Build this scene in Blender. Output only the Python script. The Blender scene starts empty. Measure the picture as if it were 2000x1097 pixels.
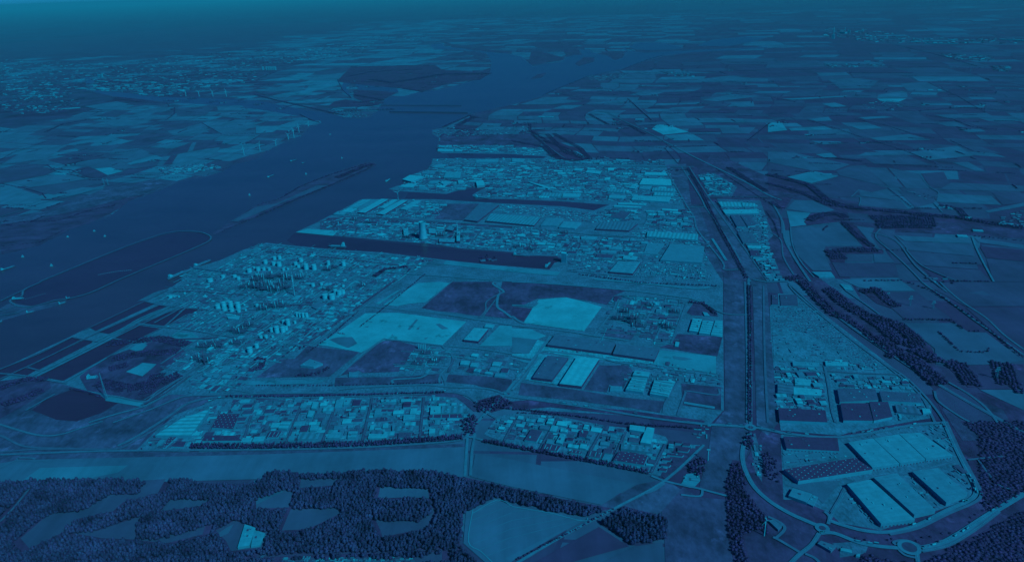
import bpy, math, random
import numpy as np
from mathutils import Vector, Matrix
random.seed(7); rng = np.random.default_rng(7)
scn = bpy.context.scene
COL = scn.collection
# ---------------------------------------------------------------- camera
H, F, PITCH, ROLL = 1500.0, 1400.0, math.radians(22.3), math.radians(-2.2)
_c, _s, _cp, _sp = math.cos(ROLL), math.sin(ROLL), math.cos(PITCH), math.sin(PITCH)
RV = Vector((_c, _s*_sp, _s*_cp)); UV = Vector((-_s, _c*_sp, _c*_cp)); FV = Vector((0, _cp, -_sp))
cam = bpy.data.objects.new('camera', bpy.data.cameras.new('camera')); COL.objects.link(cam)
cam.data.sensor_width = 36; cam.data.lens = F/2000*36
cam.data.clip_start = 5; cam.data.clip_end = 600000
M = Matrix((RV, UV, -FV)).transposed().to_4x4(); M.translation = (0, 0, H)
cam.matrix_world = M
scn.camera = cam
# ---------------------------------------------------------------- light
SUN_EL, SUN_AZ = 42.0, 136.0          # azimuth clockwise from +Y (the view direction)
world = bpy.data.worlds.new('World'); scn.world = world; world.use_nodes = True
nt = world.node_tree; nt.nodes.clear()
sky = nt.nodes.new('ShaderNodeTexSky'); sky.sky_type = 'NISHITA'; sky.sun_disc = False
sky.sun_elevation = math.radians(SUN_EL); sky.sun_rotation = math.radians(SUN_AZ)
sky.altitude = 1500; sky.air_density = 1.0; sky.dust_density = 0.1
mul = nt.nodes.new('ShaderNodeMix'); mul.data_type = 'RGBA'; mul.blend_type = 'MULTIPLY'; mul.inputs[0].default_value = 1
mul.inputs[7].default_value = (0.008, 0.135, 0.40, 1)
bg = nt.nodes.new('ShaderNodeBackground'); bg.inputs[1].default_value = 0.15
wo = nt.nodes.new('ShaderNodeOutputWorld')
nt.links.new(sky.outputs[0], mul.inputs[6]); nt.links.new(mul.outputs[2], bg.inputs[0]); nt.links.new(bg.outputs[0], wo.inputs[0])
sl = bpy.data.lights.new('sun', 'SUN'); sl.energy = 4.0; sl.angle = math.radians(0.5); sl.color = (0.26, 0.97, 0.90)
so = bpy.data.objects.new('sun', sl); COL.objects.link(so)
_e, _a = math.radians(SUN_EL), math.radians(SUN_AZ)
SUND = Vector((math.sin(_a)*math.cos(_e), math.cos(_a)*math.cos(_e), math.sin(_e)))
so.rotation_euler = SUND.to_track_quat('Z', 'Y').to_euler(); so.location = (0, 0, 3000)
scn.view_settings.view_transform = 'Standard'; scn.view_settings.look = 'None'
scn.view_settings.exposure = 0; scn.view_settings.gamma = 1
cy = scn.cycles
cy.max_bounces = 4; cy.diffuse_bounces = 3; cy.glossy_bounces = 1; cy.volume_bounces = 0; cy.transmission_bounces = 3
# ---------------------------------------------------------------- mapping photograph pixels to the ground
def ray(px, py):
    return RV*((px-1000)/F) + UV*((548.5-py)/F) + FV
def gp(px, py, z=0.0):
    d = ray(px, py); t = (z-H)/d.z
    return Vector((d.x*t, d.y*t, z))
def cc(c, x, y):
    if c == 0: return x, y
    c -= 1
    return (c % 4)*500 + x/3.99, (0, 275, 550, 822)[c//4] + y/3.989
def parse(s):
    return [tuple(float(k) for k in q.split(',')) for q in s.split()]
def wp(c, s, z=0.0):
    return [gp(*cc(c, x, y), z) for x, y in (parse(s) if isinstance(s, str) else s)]
def proj(p):
    v = Vector(p)-Vector((0, 0, H)); k = v.dot(FV)
    return 1000+F*v.dot(RV)/k, 548.5-F*v.dot(UV)/k, k
def hgt(px, py, py_top):
    b = gp(px, py); lo, hi = 0.0, 900.0
    for _ in range(30):
        m = (lo+hi)/2
        if proj((b.x, b.y, m))[1] > py_top: lo = m
        else: hi = m
    return lo
# ---------------------------------------------------------------- materials
RAMP = [(0, (25, 39, 81)), (.25, (22, 59, 98)), (.5, (19, 83, 121)), (.75, (14, 109, 146)), (1, (12, 138, 173)), (1.3, (16, 165, 200))]
def _lin(c):
    c /= 255
    return c/12.92 if c <= .04045 else ((c+.055)/1.055)**2.4
EB = (0.235, 0.92, 0.92)
def tone(t):
    t = max(0, min(1.3, t))
    for (a, ca), (b, cb) in zip(RAMP, RAMP[1:]):
        if t <= b:
            k = (t-a)/(b-a); c = [ca[i]+(cb[i]-ca[i])*k for i in range(3)]; break
    return tuple(_lin(c[i])/EB[i] for i in range(3))
_mats = {}
def base_mat(name, rough=.9, spec=.2):
    m = bpy.data.materials.new(name); m.use_nodes = True
    b = m.node_tree.nodes['Principled BSDF']
    b.inputs['Roughness'].default_value = rough; b.inputs['Specular IOR Level'].default_value = spec
    return m, m.node_tree, b
def N(nt, t, **k):
    n = nt.nodes.new(t)
    for a, v in k.items(): setattr(n, a, v)
    return n
def noise_fac(nt, coord, scale, detail, lo, hi, size=(1, 1, 1), rot=0):
    mp = N(nt, 'ShaderNodeMapping'); mp.inputs['Scale'].default_value = size; mp.inputs['Rotation'].default_value = (0, 0, rot)
    nt.links.new(coord, mp.inputs[0])
    n = N(nt, 'ShaderNodeTexNoise'); n.inputs['Scale'].default_value = scale; n.inputs['Detail'].default_value = detail; n.inputs['Roughness'].default_value = .65
    nt.links.new(mp.outputs[0], n.inputs['Vector'])
    r = N(nt, 'ShaderNodeMapRange'); r.inputs[1].default_value = .3; r.inputs[2].default_value = .7
    r.inputs[3].default_value = lo; r.inputs[4].default_value = hi
    nt.links.new(n.outputs['Fac'], r.inputs[0]); return r.outputs[0]
def times(nt, col, fac):
    v = N(nt, 'ShaderNodeVectorMath', operation='SCALE'); nt.links.new(col, v.inputs[0]); nt.links.new(fac, v.inputs['Scale']); return v.outputs[0]
def ground_mat(kind):
    if kind in _mats: return _mats[kind]
    m, nt, b = base_mat(kind+'_material', .95, .1)
    at = N(nt, 'ShaderNodeAttribute', attribute_name='Col'); g = N(nt, 'ShaderNodeNewGeometry'); P = g.outputs['Position']
    c = at.outputs['Color']
    if kind == 'field':
        c = times(nt, c, noise_fac(nt, P,   .004, 5, .78, 1.22))
        c = times(nt, c, noise_fac(nt, P, .02, 3, .9, 1.1, (1, .08, 1), .35))
    elif kind == 'grass':
        c = times(nt, c, noise_fac(nt, P, .007, 8, .5, 1.5)); c = times(nt, c, noise_fac(nt, P, .05, 5, .72, 1.3, (1, .5, 1), .4))
    elif kind == 'sand':
        c = times(nt, c, noise_fac(nt, P, .008, 8, .72, 1.14)); c = times(nt, c, noise_fac(nt, P, .08, 3, .92, 1.06))
    elif kind == 'yard':
        c = times(nt, c, noise_fac(nt, P, .012, 5, .68, 1.25)); c = times(nt, c, noise_fac(nt, P, .12, 3, .7, 1.3, (1, .5, 1), .3))
    elif kind == 'road':
        c = times(nt, c, noise_fac(nt, P, .03, 4, .85, 1.15))
    elif kind == 'marsh':
        c = times(nt, c, noise_fac(nt, P, .006, 8, .5, 1.5, (1, 1.6, 1), .5))
    if kind in ('sand', 'grass'):           # weeds on the bare lots, worn bare soil in the grass
        n = N(nt, 'ShaderNodeTexNoise'); n.inputs['Scale'].default_value = .0065; n.inputs['Detail'].default_value = 9; n.inputs['Roughness'].default_value = .7; nt.links.new(P, n.inputs['Vector'])
        r = N(nt, 'ShaderNodeMapRange', interpolation_type='SMOOTHSTEP'); r.inputs[1].default_value = .57; r.inputs[2].default_value = .66
        r.inputs[3].default_value = 1; r.inputs[4].default_value = .55 if kind == 'sand' else 1.75
        nt.links.new(n.outputs['Fac'], r.inputs[0]); c = times(nt, c, r.outputs[0])
    nt.links.new(c, b.inputs['Base Color']); _mats[kind] = m; return m
def plain(t, kind='paint', rough=.6):
    t = round(t*20)/20; key = (kind, t)
    if key in _mats: return _mats[key]
    m, nt, b = base_mat(f'{kind}_{int(t*100)}', rough, .3)
    rgb = N(nt, 'ShaderNodeRGB'); rgb.outputs[0].default_value = (*tone(t), 1); c = rgb.outputs[0]
    tc = N(nt, 'ShaderNodeTexCoord')
    c = times(nt, c, noise_fac(nt, tc.outputs['Object'], .05, 4, .86, 1.12))
    if kind == 'ribbed':
        w = N(nt, 'ShaderNodeTexWave', wave_type='BANDS', bands_direction='X'); w.inputs['Scale'].default_value = .013; w.inputs['Distortion'].default_value = .4
        w.inputs['Detail'].default_value = 1
        nt.links.new(tc.outputs['Object'], w.inputs['Vector'])
        r = N(nt, 'ShaderNodeMapRange'); r.inputs[3].default_value = .72; r.inputs[4].default_value = 1.12; nt.links.new(w.outputs['Fac'], r.inputs[0])
        c = times(nt, c, r.outputs[0])
    if kind in ('roofing', 'ribbed'):
        c = times(nt, c, noise_fac(nt, tc.outputs['Object'], .12, 3, .9, 1.08, (1, .12, 1)))
    nt.links.new(c, b.inputs['Base Color']); _mats[key] = m; return m
def leaf_mat(name, lo, hi):
    if name in _mats: return _mats[name]
    q = lambda t: tuple(a*b_ for a, b_ in zip(tone(t), (1.45, 1.25, 1.4) if name == 'foliage' else (1.5, 1.35, 1.5)))
    m, nt, b = base_mat(name, .9, .05)
    g = N(nt, 'ShaderNodeNewGeometry'); r = N(nt, 'ShaderNodeValToRGB')
    r.color_ramp.elements[0].color = (*q(lo), 1); r.color_ramp.elements[1].color = (*q(hi), 1)
    nt.links.new(g.outputs['Random Per Island'], r.inputs[0])
    c = times(nt, r.outputs[0], noise_fac(nt, g.outputs['Position'], .018, 4, .55, 1.6))
    nt.links.new(c, b.inputs['Base Color']); _mats[name] = m
    tr = N(nt, 'ShaderNodeBsdfTranslucent'); mx = N(nt, 'ShaderNodeMixShader'); mx.inputs[0].default_value = .4
    nt.links.new(c, tr.inputs[0]); nt.links.new(b.outputs[0], mx.inputs[1]); nt.links.new(tr.outputs[0], mx.inputs[2])
    nt.links.new(mx.outputs[0], [n_ for n_ in nt.nodes if n_.type == 'OUTPUT_MATERIAL'][0].inputs[0])
    return m
for wk, wc, wsp in (('still_water', (.036, .019, .062), .12), ('water', (.036, .026, .067), .4)):
  m, nt, b = base_mat(wk+'_material', .3, wsp)
  g = N(nt, 'ShaderNodeNewGeometry'); rgb = N(nt, 'ShaderNodeRGB'); rgb.outputs[0].default_value = (*wc, 1)
  c = times(nt, rgb.outputs[0], noise_fac(nt, g.outputs['Position'], .0009, 6, .82, 1.2, (1, 2.5, 1), .5))
  nt.links.new(times(nt, c, noise_fac(nt, g.outputs['Position'], .006, 4, .93, 1.07, (1, 3, 1), .3)), b.inputs['Base Color'])
  bp = N(nt, 'ShaderNodeBump'); bp.inputs['Strength'].default_value = .3; bp.inputs['Distance'].default_value = 1
  nn = N(nt, 'ShaderNodeTexNoise'); nn.inputs['Scale'].default_value = .05; nn.inputs['Detail'].default_value = 4
  nt.links.new(g.outputs['Position'], nn.inputs['Vector']); nt.links.new(nn.outputs['Fac'], bp.inputs['Height']); nt.links.new(bp.outputs[0], b.inputs['Normal'])
  _mats[wk] = m
# ---------------------------------------------------------------- object helpers
def link(o, parent=None):
    COL.objects.link(o)
    if parent: o.parent = parent
    return o
def mesh_obj(name, verts, faces, mats, parent=None, mi=None, cols=None, smooth=False):
    me = bpy.data.meshes.new(name); me.from_pydata([tuple(v) for v in verts], [], faces)
    for mt in (mats if isinstance(mats, list) else [mats]): me.materials.append(mt)
    if mi is not None: me.polygons.foreach_set('material_index', mi)
    if cols is not None:
        a = me.attributes.new('Col', 'FLOAT_COLOR', 'CORNER'); buf = []
        for f, c in zip(faces, cols): buf += [c[0], c[1], c[2], 1.0]*len(f)
        a.data.foreach_set('color', buf)
    if smooth: me.polygons.foreach_set('use_smooth', [True]*len(me.polygons))
    me.update()
    return link(bpy.data.objects.new(name, me), parent)
def structure(o): o['kind'] = 'structure'; return o
THINGS = []
def thing(o, label, cat, group=None, zone=None):
    """label alone is final; with a zone it is a phrase that gets its place among its like"""
    o['category'] = cat
    if group: o['group'] = group
    if zone: THINGS.append((o, label, zone))
    else: o['label'] = label
    return o
def empty(name, loc, rz=0):
    o = bpy.data.objects.new(name, None); COL.objects.link(o); o.location = loc; o.rotation_euler = (0, 0, rz); return o
class MB:
    def __init__(s): s.v, s.f, s.m = [], [], []
    def box(s, c, size, rz=0, z0=None, mi=0):
        cx, cy = c[0], c[1]; zb = c[2] if z0 is None else z0; a, b2, hh = size[0]/2, size[1]/2, size[2]
        co, si = math.cos(rz), math.sin(rz); n = len(s.v)
        for z in (zb, zb+hh):
            for x, y in ((-a, -b2), (a, -b2), (a, b2), (-a, b2)): s.v.append((cx+x*co-y*si, cy+x*si+y*co, z))
        s.f += [(n, n+3, n+2, n+1), (n+4, n+5, n+6, n+7), (n, n+1, n+5, n+4), (n+1, n+2, n+6, n+5), (n+2, n+3, n+7, n+6), (n+3, n, n+4, n+7)]; s.m += [mi]*6
    def bar(s, p, q, w, mi=0, w2=None):
        p, q = Vector(p), Vector(q); d = (q-p).normalized(); u = d.cross(Vector((0, 0, 1)))
        if u.length < .01: u = Vector((1, 0, 0))
        u.normalize(); v = d.cross(u); n = len(s.v)
        for r, ww in ((p, w), (q, w2 if w2 is not None else w)):
            for a, b2 in ((-1, -1), (1, -1), (1, 1), (-1, 1)): s.v.append(r+u*a*ww/2+v*b2*ww/2)
        s.f += [(n, n+1, n+2, n+3), (n+7, n+6, n+5, n+4), (n, n+4, n+5, n+1), (n+1, n+5, n+6, n+2), (n+2, n+6, n+7, n+3), (n+3, n+7, n+4, n)]; s.m += [mi]*6
    def lathe(s, c, prof, seg=20, mi=0, cap=True):
        n = len(s.v); k = len(prof)
        for r, z in prof:
            for i in range(seg):
                a = 2*math.pi*i/seg; s.v.append((c[0]+r*math.cos(a), c[1]+r*math.sin(a), c[2]+z))
        for j in range(k-1):
            for i in range(seg):
                i2 = (i+1) % seg; s.f.append((n+j*seg+i, n+j*seg+i2, n+(j+1)*seg+i2, n+(j+1)*seg+i)); s.m.append(mi)
        if cap: s.f.append(tuple(n+(k-1)*seg+i for i in range(seg))); s.m.append(mi)
    def build(s, name, mats, parent=None, smooth=False):
        return mesh_obj(name, s.v, s.f, mats, parent, s.m, None, smooth)
# ---------------------------------------------------------------- ground sheets
SHEETS = {}
_cnt = {}
def poly(layer, kind, t, c, s, name=None):
    """one flat patch of ground traced from the photograph"""
    k = _cnt.get(layer, 0); _cnt[layer] = k+1
    z = .35*layer + .002*k
    name = name or {'field': 'field', 'grass': 'grassland', 'sand': 'sand_ground', 'yard': 'paved_ground', 'road': 'road', 'marsh': 'marsh', 'water': 'water'}[kind]
    S = SHEETS.setdefault((name, kind), [[], [], []])
    pts = wp(c, s, z) if not (s and isinstance(s, list) and isinstance(s[0], Vector)) else s
    n = len(S[0]); S[0] += pts; idx = list(range(n, n+len(pts)))
    area = sum(pts[i].x*pts[(i+1) % len(pts)].y-pts[(i+1) % len(pts)].x*pts[i].y for i in range(len(pts)))
    from mathutils.geometry import tessellate_polygon
    for tri in tessellate_polygon([[Vector((p.x, p.y, 0)) for p in pts]]):
        a, b_, c_ = [pts[i] for i in tri]; cr_ = (b_-a).cross(c_-a).z
        if abs(cr_) < 1: continue
        S[1].append(tuple(n+i for i in (tri if cr_ > 0 else tri[::-1]))); S[2].append(tone(t))
    return pts
def smooth_line(P, n=4):
    if len(P) < 3: return P
    out = []
    for i in range(len(P)-1):
        a = P[max(i-1, 0)]; b_ = P[i]; c_ = P[i+1]; d = P[min(i+2, len(P)-1)]
        for k in range(n):
            t = k/n
            out.append(.5*((2*b_)+(c_-a)*t+(2*a-5*b_+4*c_-d)*t*t+(3*b_-a-3*c_+d)*t**3))
    out.append(P[-1]); return out
def ribbon(P, w):
    L, R = [], []
    for i, p in enumerate(P):
        d = (P[min(i+1, len(P)-1)]-P[max(i-1, 0)]); d.z = 0; d.normalize(); nrm = Vector((-d.y, d.x, 0))
        L.append(p+nrm*w/2); R.append(p-nrm*w/2)
    return L, R
ROADS = [[], [], []]; _rk = [0]
def road(t, w, c, s, sm=True, layer=9, verge=None):
    P = wp(c, s, .35*layer+.005*_rk[0]); _rk[0] += 1
    if sm: P = smooth_line(P)
    if verge is not None:
        L, R = ribbon([p-Vector((0, 0, .33)) for p in P], w*2.2); _strip(L, R, tone(verge))
    L, R = ribbon(P, w); _strip(L, R, tone(t))
    if w >= 10:
        L, R = ribbon([p+Vector((0, 0, 1.1)) for p in P], .5); _strip(L, R, tone(1.0))
    return P
def _strip(L, R, col):
    V_, F_, C_ = ROADS; n = len(V_); V_ += L+R; k = len(L)
    for i in range(k-1): F_.append((n+i, n+k+i, n+k+i+1, n+i+1)); C_.append(col)
def inside(P, x, y):
    """P: list of Vector; x, y arrays"""
    r = np.zeros(len(x), bool); j = len(P)-1
    for i in range(len(P)):
        a, b_ = P[i], P[j]
        c1 = ((a.y > y) != (b_.y > y))
        with np.errstate(divide='ignore', invalid='ignore'):
            xx = (b_.x-a.x)*(y-a.y)/((b_.y-a.y) if b_.y != a.y else 1e-9)+a.x
        r ^= c1 & (x < xx); j = i
    return r
def scatter(P, spacing, jitter=.35, rz=0.0):
    """points on a jittered lattice of the given spacing inside polygon P"""
    xs = [p.x for p in P]; ys = [p.y for p in P]; cx, cy = (min(xs)+max(xs))/2, (min(ys)+max(ys))/2
    R_ = math.hypot(max(xs)-min(xs), max(ys)-min(ys))/2; k = int(R_/spacing)+1
    a = np.arange(-k, k+1)*float(spacing); X, Y = np.meshgrid(a, a); X[1::2] += spacing/2
    X = X.ravel()+rng.uniform(-jitter, jitter, X.size)*spacing; Y = Y.ravel()+rng.uniform(-jitter, jitter, Y.size)*spacing
    x = cx+X*math.cos(rz)-Y*math.sin(rz); y = cy+X*math.sin(rz)+Y*math.cos(rz)
    m_ = inside(P, x, y); return x[m_], y[m_]
# ---------------------------------------------------------------- farmland out to the horizon: fields split from a turned grid
HEDGE = []
def farmland():
    V_, F_, C_ = [], [], []
    def cell(u0, u1, v0, v1, dep, mx, ux, vx):
        w, h_ = u1-u0, v1-v0
        if dep < 15 and (w > mx*ux or h_ > mx):
            if w/ux > h_:
                k = u0+w*random.uniform(.38, .62); cell(u0, k, v0, v1, dep+1, mx, ux, vx); cell(k, u1, v0, v1, dep+1, mx, ux, vx)
            else:
                k = v0+h_*random.uniform(.38, .62); cell(u0, u1, v0, k, dep+1, mx, ux, vx); cell(u0, u1, k, v1, dep+1, mx, ux, vx)
            return
        g_ = 7 if mx < 700 else 22
        wx = lambda u, v: (u+160*math.sin(v*.0011+1)+60*math.sin(v*.004), v+130*math.sin(u*.0009)+50*math.sin(u*.0037+2))
        q = []
        for u, v in ((u0+g_, v0+g_), (u1-g_, v0+g_), (u1-g_, v1-g_), (u0+g_, v1-g_)):
            a, b_ = wx(u, v); q.append((a*cr-b_*sr, a*sr+b_*cr))
        cxm = sum(p[0] for p in q)/4; cym = sum(p[1] for p in q)/4
        if cym < 300: return
        px, py, k = proj((cxm, cym, 0))
        if px < -250 or px > 2250: return
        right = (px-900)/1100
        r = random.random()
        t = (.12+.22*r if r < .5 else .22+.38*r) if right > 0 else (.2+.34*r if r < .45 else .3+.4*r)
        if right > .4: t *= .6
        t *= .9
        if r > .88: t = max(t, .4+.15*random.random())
        if py < 116-.00012*px*px+random.uniform(-10, 6): t = .08+.14*random.random()  # haze band put into the field colour: farthest fields toned dark and even
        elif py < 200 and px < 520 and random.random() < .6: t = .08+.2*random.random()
        if 130 < py < 560 and random.random() < .3: HEDGE.append((q[0], q[1] if random.random() < .7 else q[3], k))
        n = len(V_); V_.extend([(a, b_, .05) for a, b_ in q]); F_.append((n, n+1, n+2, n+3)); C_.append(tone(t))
    for ang, mx, ys in ((math.radians(-17), 330, (0, 12000)), (math.radians(-17), 800, (12000, 38000))):
        cr, sr = math.cos(ang), math.sin(ang)
        n0 = len(F_); w = 9000 if ys[1] < 20000 else 30000
        cell(-w, w, ys[0], ys[1], -3, mx, 1.5, 1)
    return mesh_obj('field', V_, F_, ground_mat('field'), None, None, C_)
fl = farmland(); structure(fl)
gnd = mesh_obj('ground', [(-220000, -6000, 0), (220000, -6000, 0), (220000, 260000, 0), (-220000, 260000, 0)], [(0, 1, 2, 3)], ground_mat('field'), None, None, [tone(.12)])
structure(gnd)
nt = bpy.data.materials.new('far_ground'); nt.use_nodes = True; gnd.data.materials[0] = nt
b = nt.node_tree.nodes['Principled BSDF']; b.inputs['Roughness'].default_value = 1; b.inputs['Specular IOR Level'].default_value = .05
nt = nt.node_tree; g = N(nt, 'ShaderNodeNewGeometry'); vo = N(nt, 'ShaderNodeTexVoronoi', distance='CHEBYCHEV'); vo.inputs['Scale'].default_value = .0011
mp = N(nt, 'ShaderNodeMapping'); mp.inputs['Scale'].default_value = (.6, 1, 1); nt.links.new(g.outputs['Position'], mp.inputs[0]); nt.links.new(mp.outputs[0], vo.inputs['Vector'])
r = N(nt, 'ShaderNodeValToRGB'); r.color_ramp.elements[0].color = (*tone(.02), 1); r.color_ramp.elements[1].color = (*tone(.3), 1)
sp = N(nt, 'ShaderNodeSeparateColor'); nt.links.new(vo.outputs['Color'], sp.inputs[0]); nt.links.new(sp.outputs[0], r.inputs[0])
nt.links.new(times(nt, r.outputs[0], noise_fac(nt, g.outputs['Position'], .003, 5, .6, 1.3)), b.inputs['Base Color'])

# ---------------------------------------------------------------- water and land outlines (pixels of the photograph)
W = lambda s: poly(1, 'water', 0, 0, s, 'river')
W('0,497 30,490 75,479 105,464 128,453 135,448 175,435 213,423 233,408 250,393 288,380 333,363 351,353 401,345 436,334 449,323 500,311 533,289 573,270 588,266 608,247 628,240 622,228 600,217 650,222 672,229 700,231 720,230 740,215 745,203 755,190 790,188 820,179 850,177 880,170 930,156 957,143 960,122 955,113 950,105 925,100 880,97 848,97 840,88 862,84 870,92 900,95 960,97 985,101 1000,107 1017,110 1035,124 1040,129 1100,120 1105,112 1130,105 1132,98 1150,97 1160,104 1200,112 1225,101 1215,95 1222,92 1226,99 1260,103 1340,99 1420,95 1500,92 1500,95 1420,99 1350,103 1295,110 1263,119 1215,136 1150,150 1100,170 1062,188 1030,197 1000,205 965,213 930,221 905,230 880,243 865,250 843,254 845,262 858,270 855,285 853,292 870,300 1000,301 1064,305 1040,312 905,330 1190,399 1180,412 960,400 1100,510 1085,526 850,520 640,500 500,500 343,570 160,680 20,745 -80,790 -80,510')
poly(1, 'water', 0, 0, '660,222 600,216 500,196 400,192 326,190 260,181 205,175 187,171 183,155 170,150 163,152 175,178 220,188 290,196 326,200 400,204 500,213 580,226 618,236', 'river')
poly(3, 'water', 0, 0, '1228,93 1240,85 1285,83 1330,91 1335,95 1310,98 1270,99 1240,97', 'lake')
poly(3, 'water', 0, 0, '1360,90 1390,78 1450,72 1500,74 1460,85 1420,91', 'lake')
poly(3, 'water', 0, 2, '660,690 700,610 740,590 800,600 900,570 980,570 930,610 820,655 1100,690 1110,720 1000,770 960,790 760,740 800,700 760,640 700,680 745,760', 'creek')
poly(1.5, 'water', 0, 0, '560,470 575,455 653,463 750,472 901,488 1000,495 1050,499 1104,505 1104,512 1088,515 1075,530 1000,524 866,511 750,497 640,488 585,483', 'dock')
poly(1.5, 'water', 0, 0, '800,372 871,376 930,368 968,356 975,362 930,380 930,384 1110,390 1195,396 1180,412 1160,414 1100,407 960,400 850,392 790,388', 'dock')
poly(1.5, 'water', 0, 0, '870,297 1000,299 1072,302 1070,311 1000,313 880,312', 'dock')
LAND = poly(2, 'yard', .56, 0, '853,291 1065,287 1075,296 1066,303 1090,309 1300,320 1350,400 1412,520 1412,560 1414,800 1385,830 1300,815 965,796 930,785 440,770 300,830 250,860 -60,870 -60,748 0,721 137,657 163,644 225,615 288,585 268,588 301,571 333,562 356,546 376,524 430,508 474,488 520,474 640,486 750,493 866,507 950,516 1073,526 1083,513 1100,509 1093,500 1032,499 1000,492 901,485 840,476 750,469 653,460 578,453 620,434 640,423 650,419 705,389 770,389 850,389 960,396 1100,403 1160,411 1175,405 1190,400 1110,394 1000,389 930,388 922,381 935,373 964,360 925,364 871,379 776,373 759,369 776,363 806,356 784,351 800,343 835,330 843,320 845,310 1000,309 1062,309 1068,306 1000,301 862,299', 'paved_ground')
poly(2, 'marsh', .16, 0, '500,401 545,388 588,363 640,342 713,317 732,318 735,324 713,332 638,365 563,396 500,424 470,436 440,448 420,458 414,456 440,440 470,420', 'island')
poly(2, 'marsh', .3, 0, '-40,610 0,601 20,591 62,598 120,586 133,583 118,596 60,610 0,627 -40,640', 'island')
poly(4, 'field', .36, 0, '500,404 540,397 590,375 620,362 640,362 600,378 560,392 500,418 465,432 450,432', 'island')
poly(2, 'grass', .28, 5, '0,600 400,540 850,360 1200,300 1330,348 1150,420 1000,450 500,560 200,650 0,660', 'marsh')
poly(2, 'marsh', .12, 5, '0,650 250,620 700,520 1000,440 1150,415 1000,470 930,530 700,640 540,690 510,710 420,755 300,815 120,860 0,885', 'marsh')
for q in ('1140,430 1160,440 1130,480 1100,470', ):
    pass
for c, s, t in ((3, '140,340 250,325 540,330 560,350 400,370 200,375', .1), (3, '150,400 200,395 330,430 410,450 400,470 150,505 130,490', .1), (3, '400,400 440,380 520,390 545,430 420,425', .1),
                (3, '490,500 560,445 640,450 640,480 520,515', .1), (3, '140,620 200,580 270,570 230,605', .12), (3, '690,400 760,415 880,420 860,450 800,470', .1),
                (2, '1460,335 1480,330 1540,350 1700,380 1995,400 1995,420 1700,395 1500,355', .1)):
    poly(3, 'marsh', t, c, s, 'island')
for s in ('284,588 302,593 187,646 176,640', '141,659 160,664 0,742 -60,770 -60,745 0,722', '309,596 325,598 215,652 190,648', '163,664 185,666 75,722 54,717', '50,718 70,723 52,733 22,729',
          '358,600 393,604 321,636 271,630', '266,634 313,641 263,665 220,659', '220,661 261,668 123,743 73,734', '148,757 195,770 208,781 233,785 200,805 150,822 110,819 62,800 90,780 118,768'):
    poly(4, 'water', 0, 0, s, 'pond')
poly(3, 'water', 0, 0, '88,549 175,511 250,481 313,460 351,453 388,454 404,460 410,465 401,472 358,492 301,516 223,548 175,570 133,582 63,597 24,589 48,566', 'basin')
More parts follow.
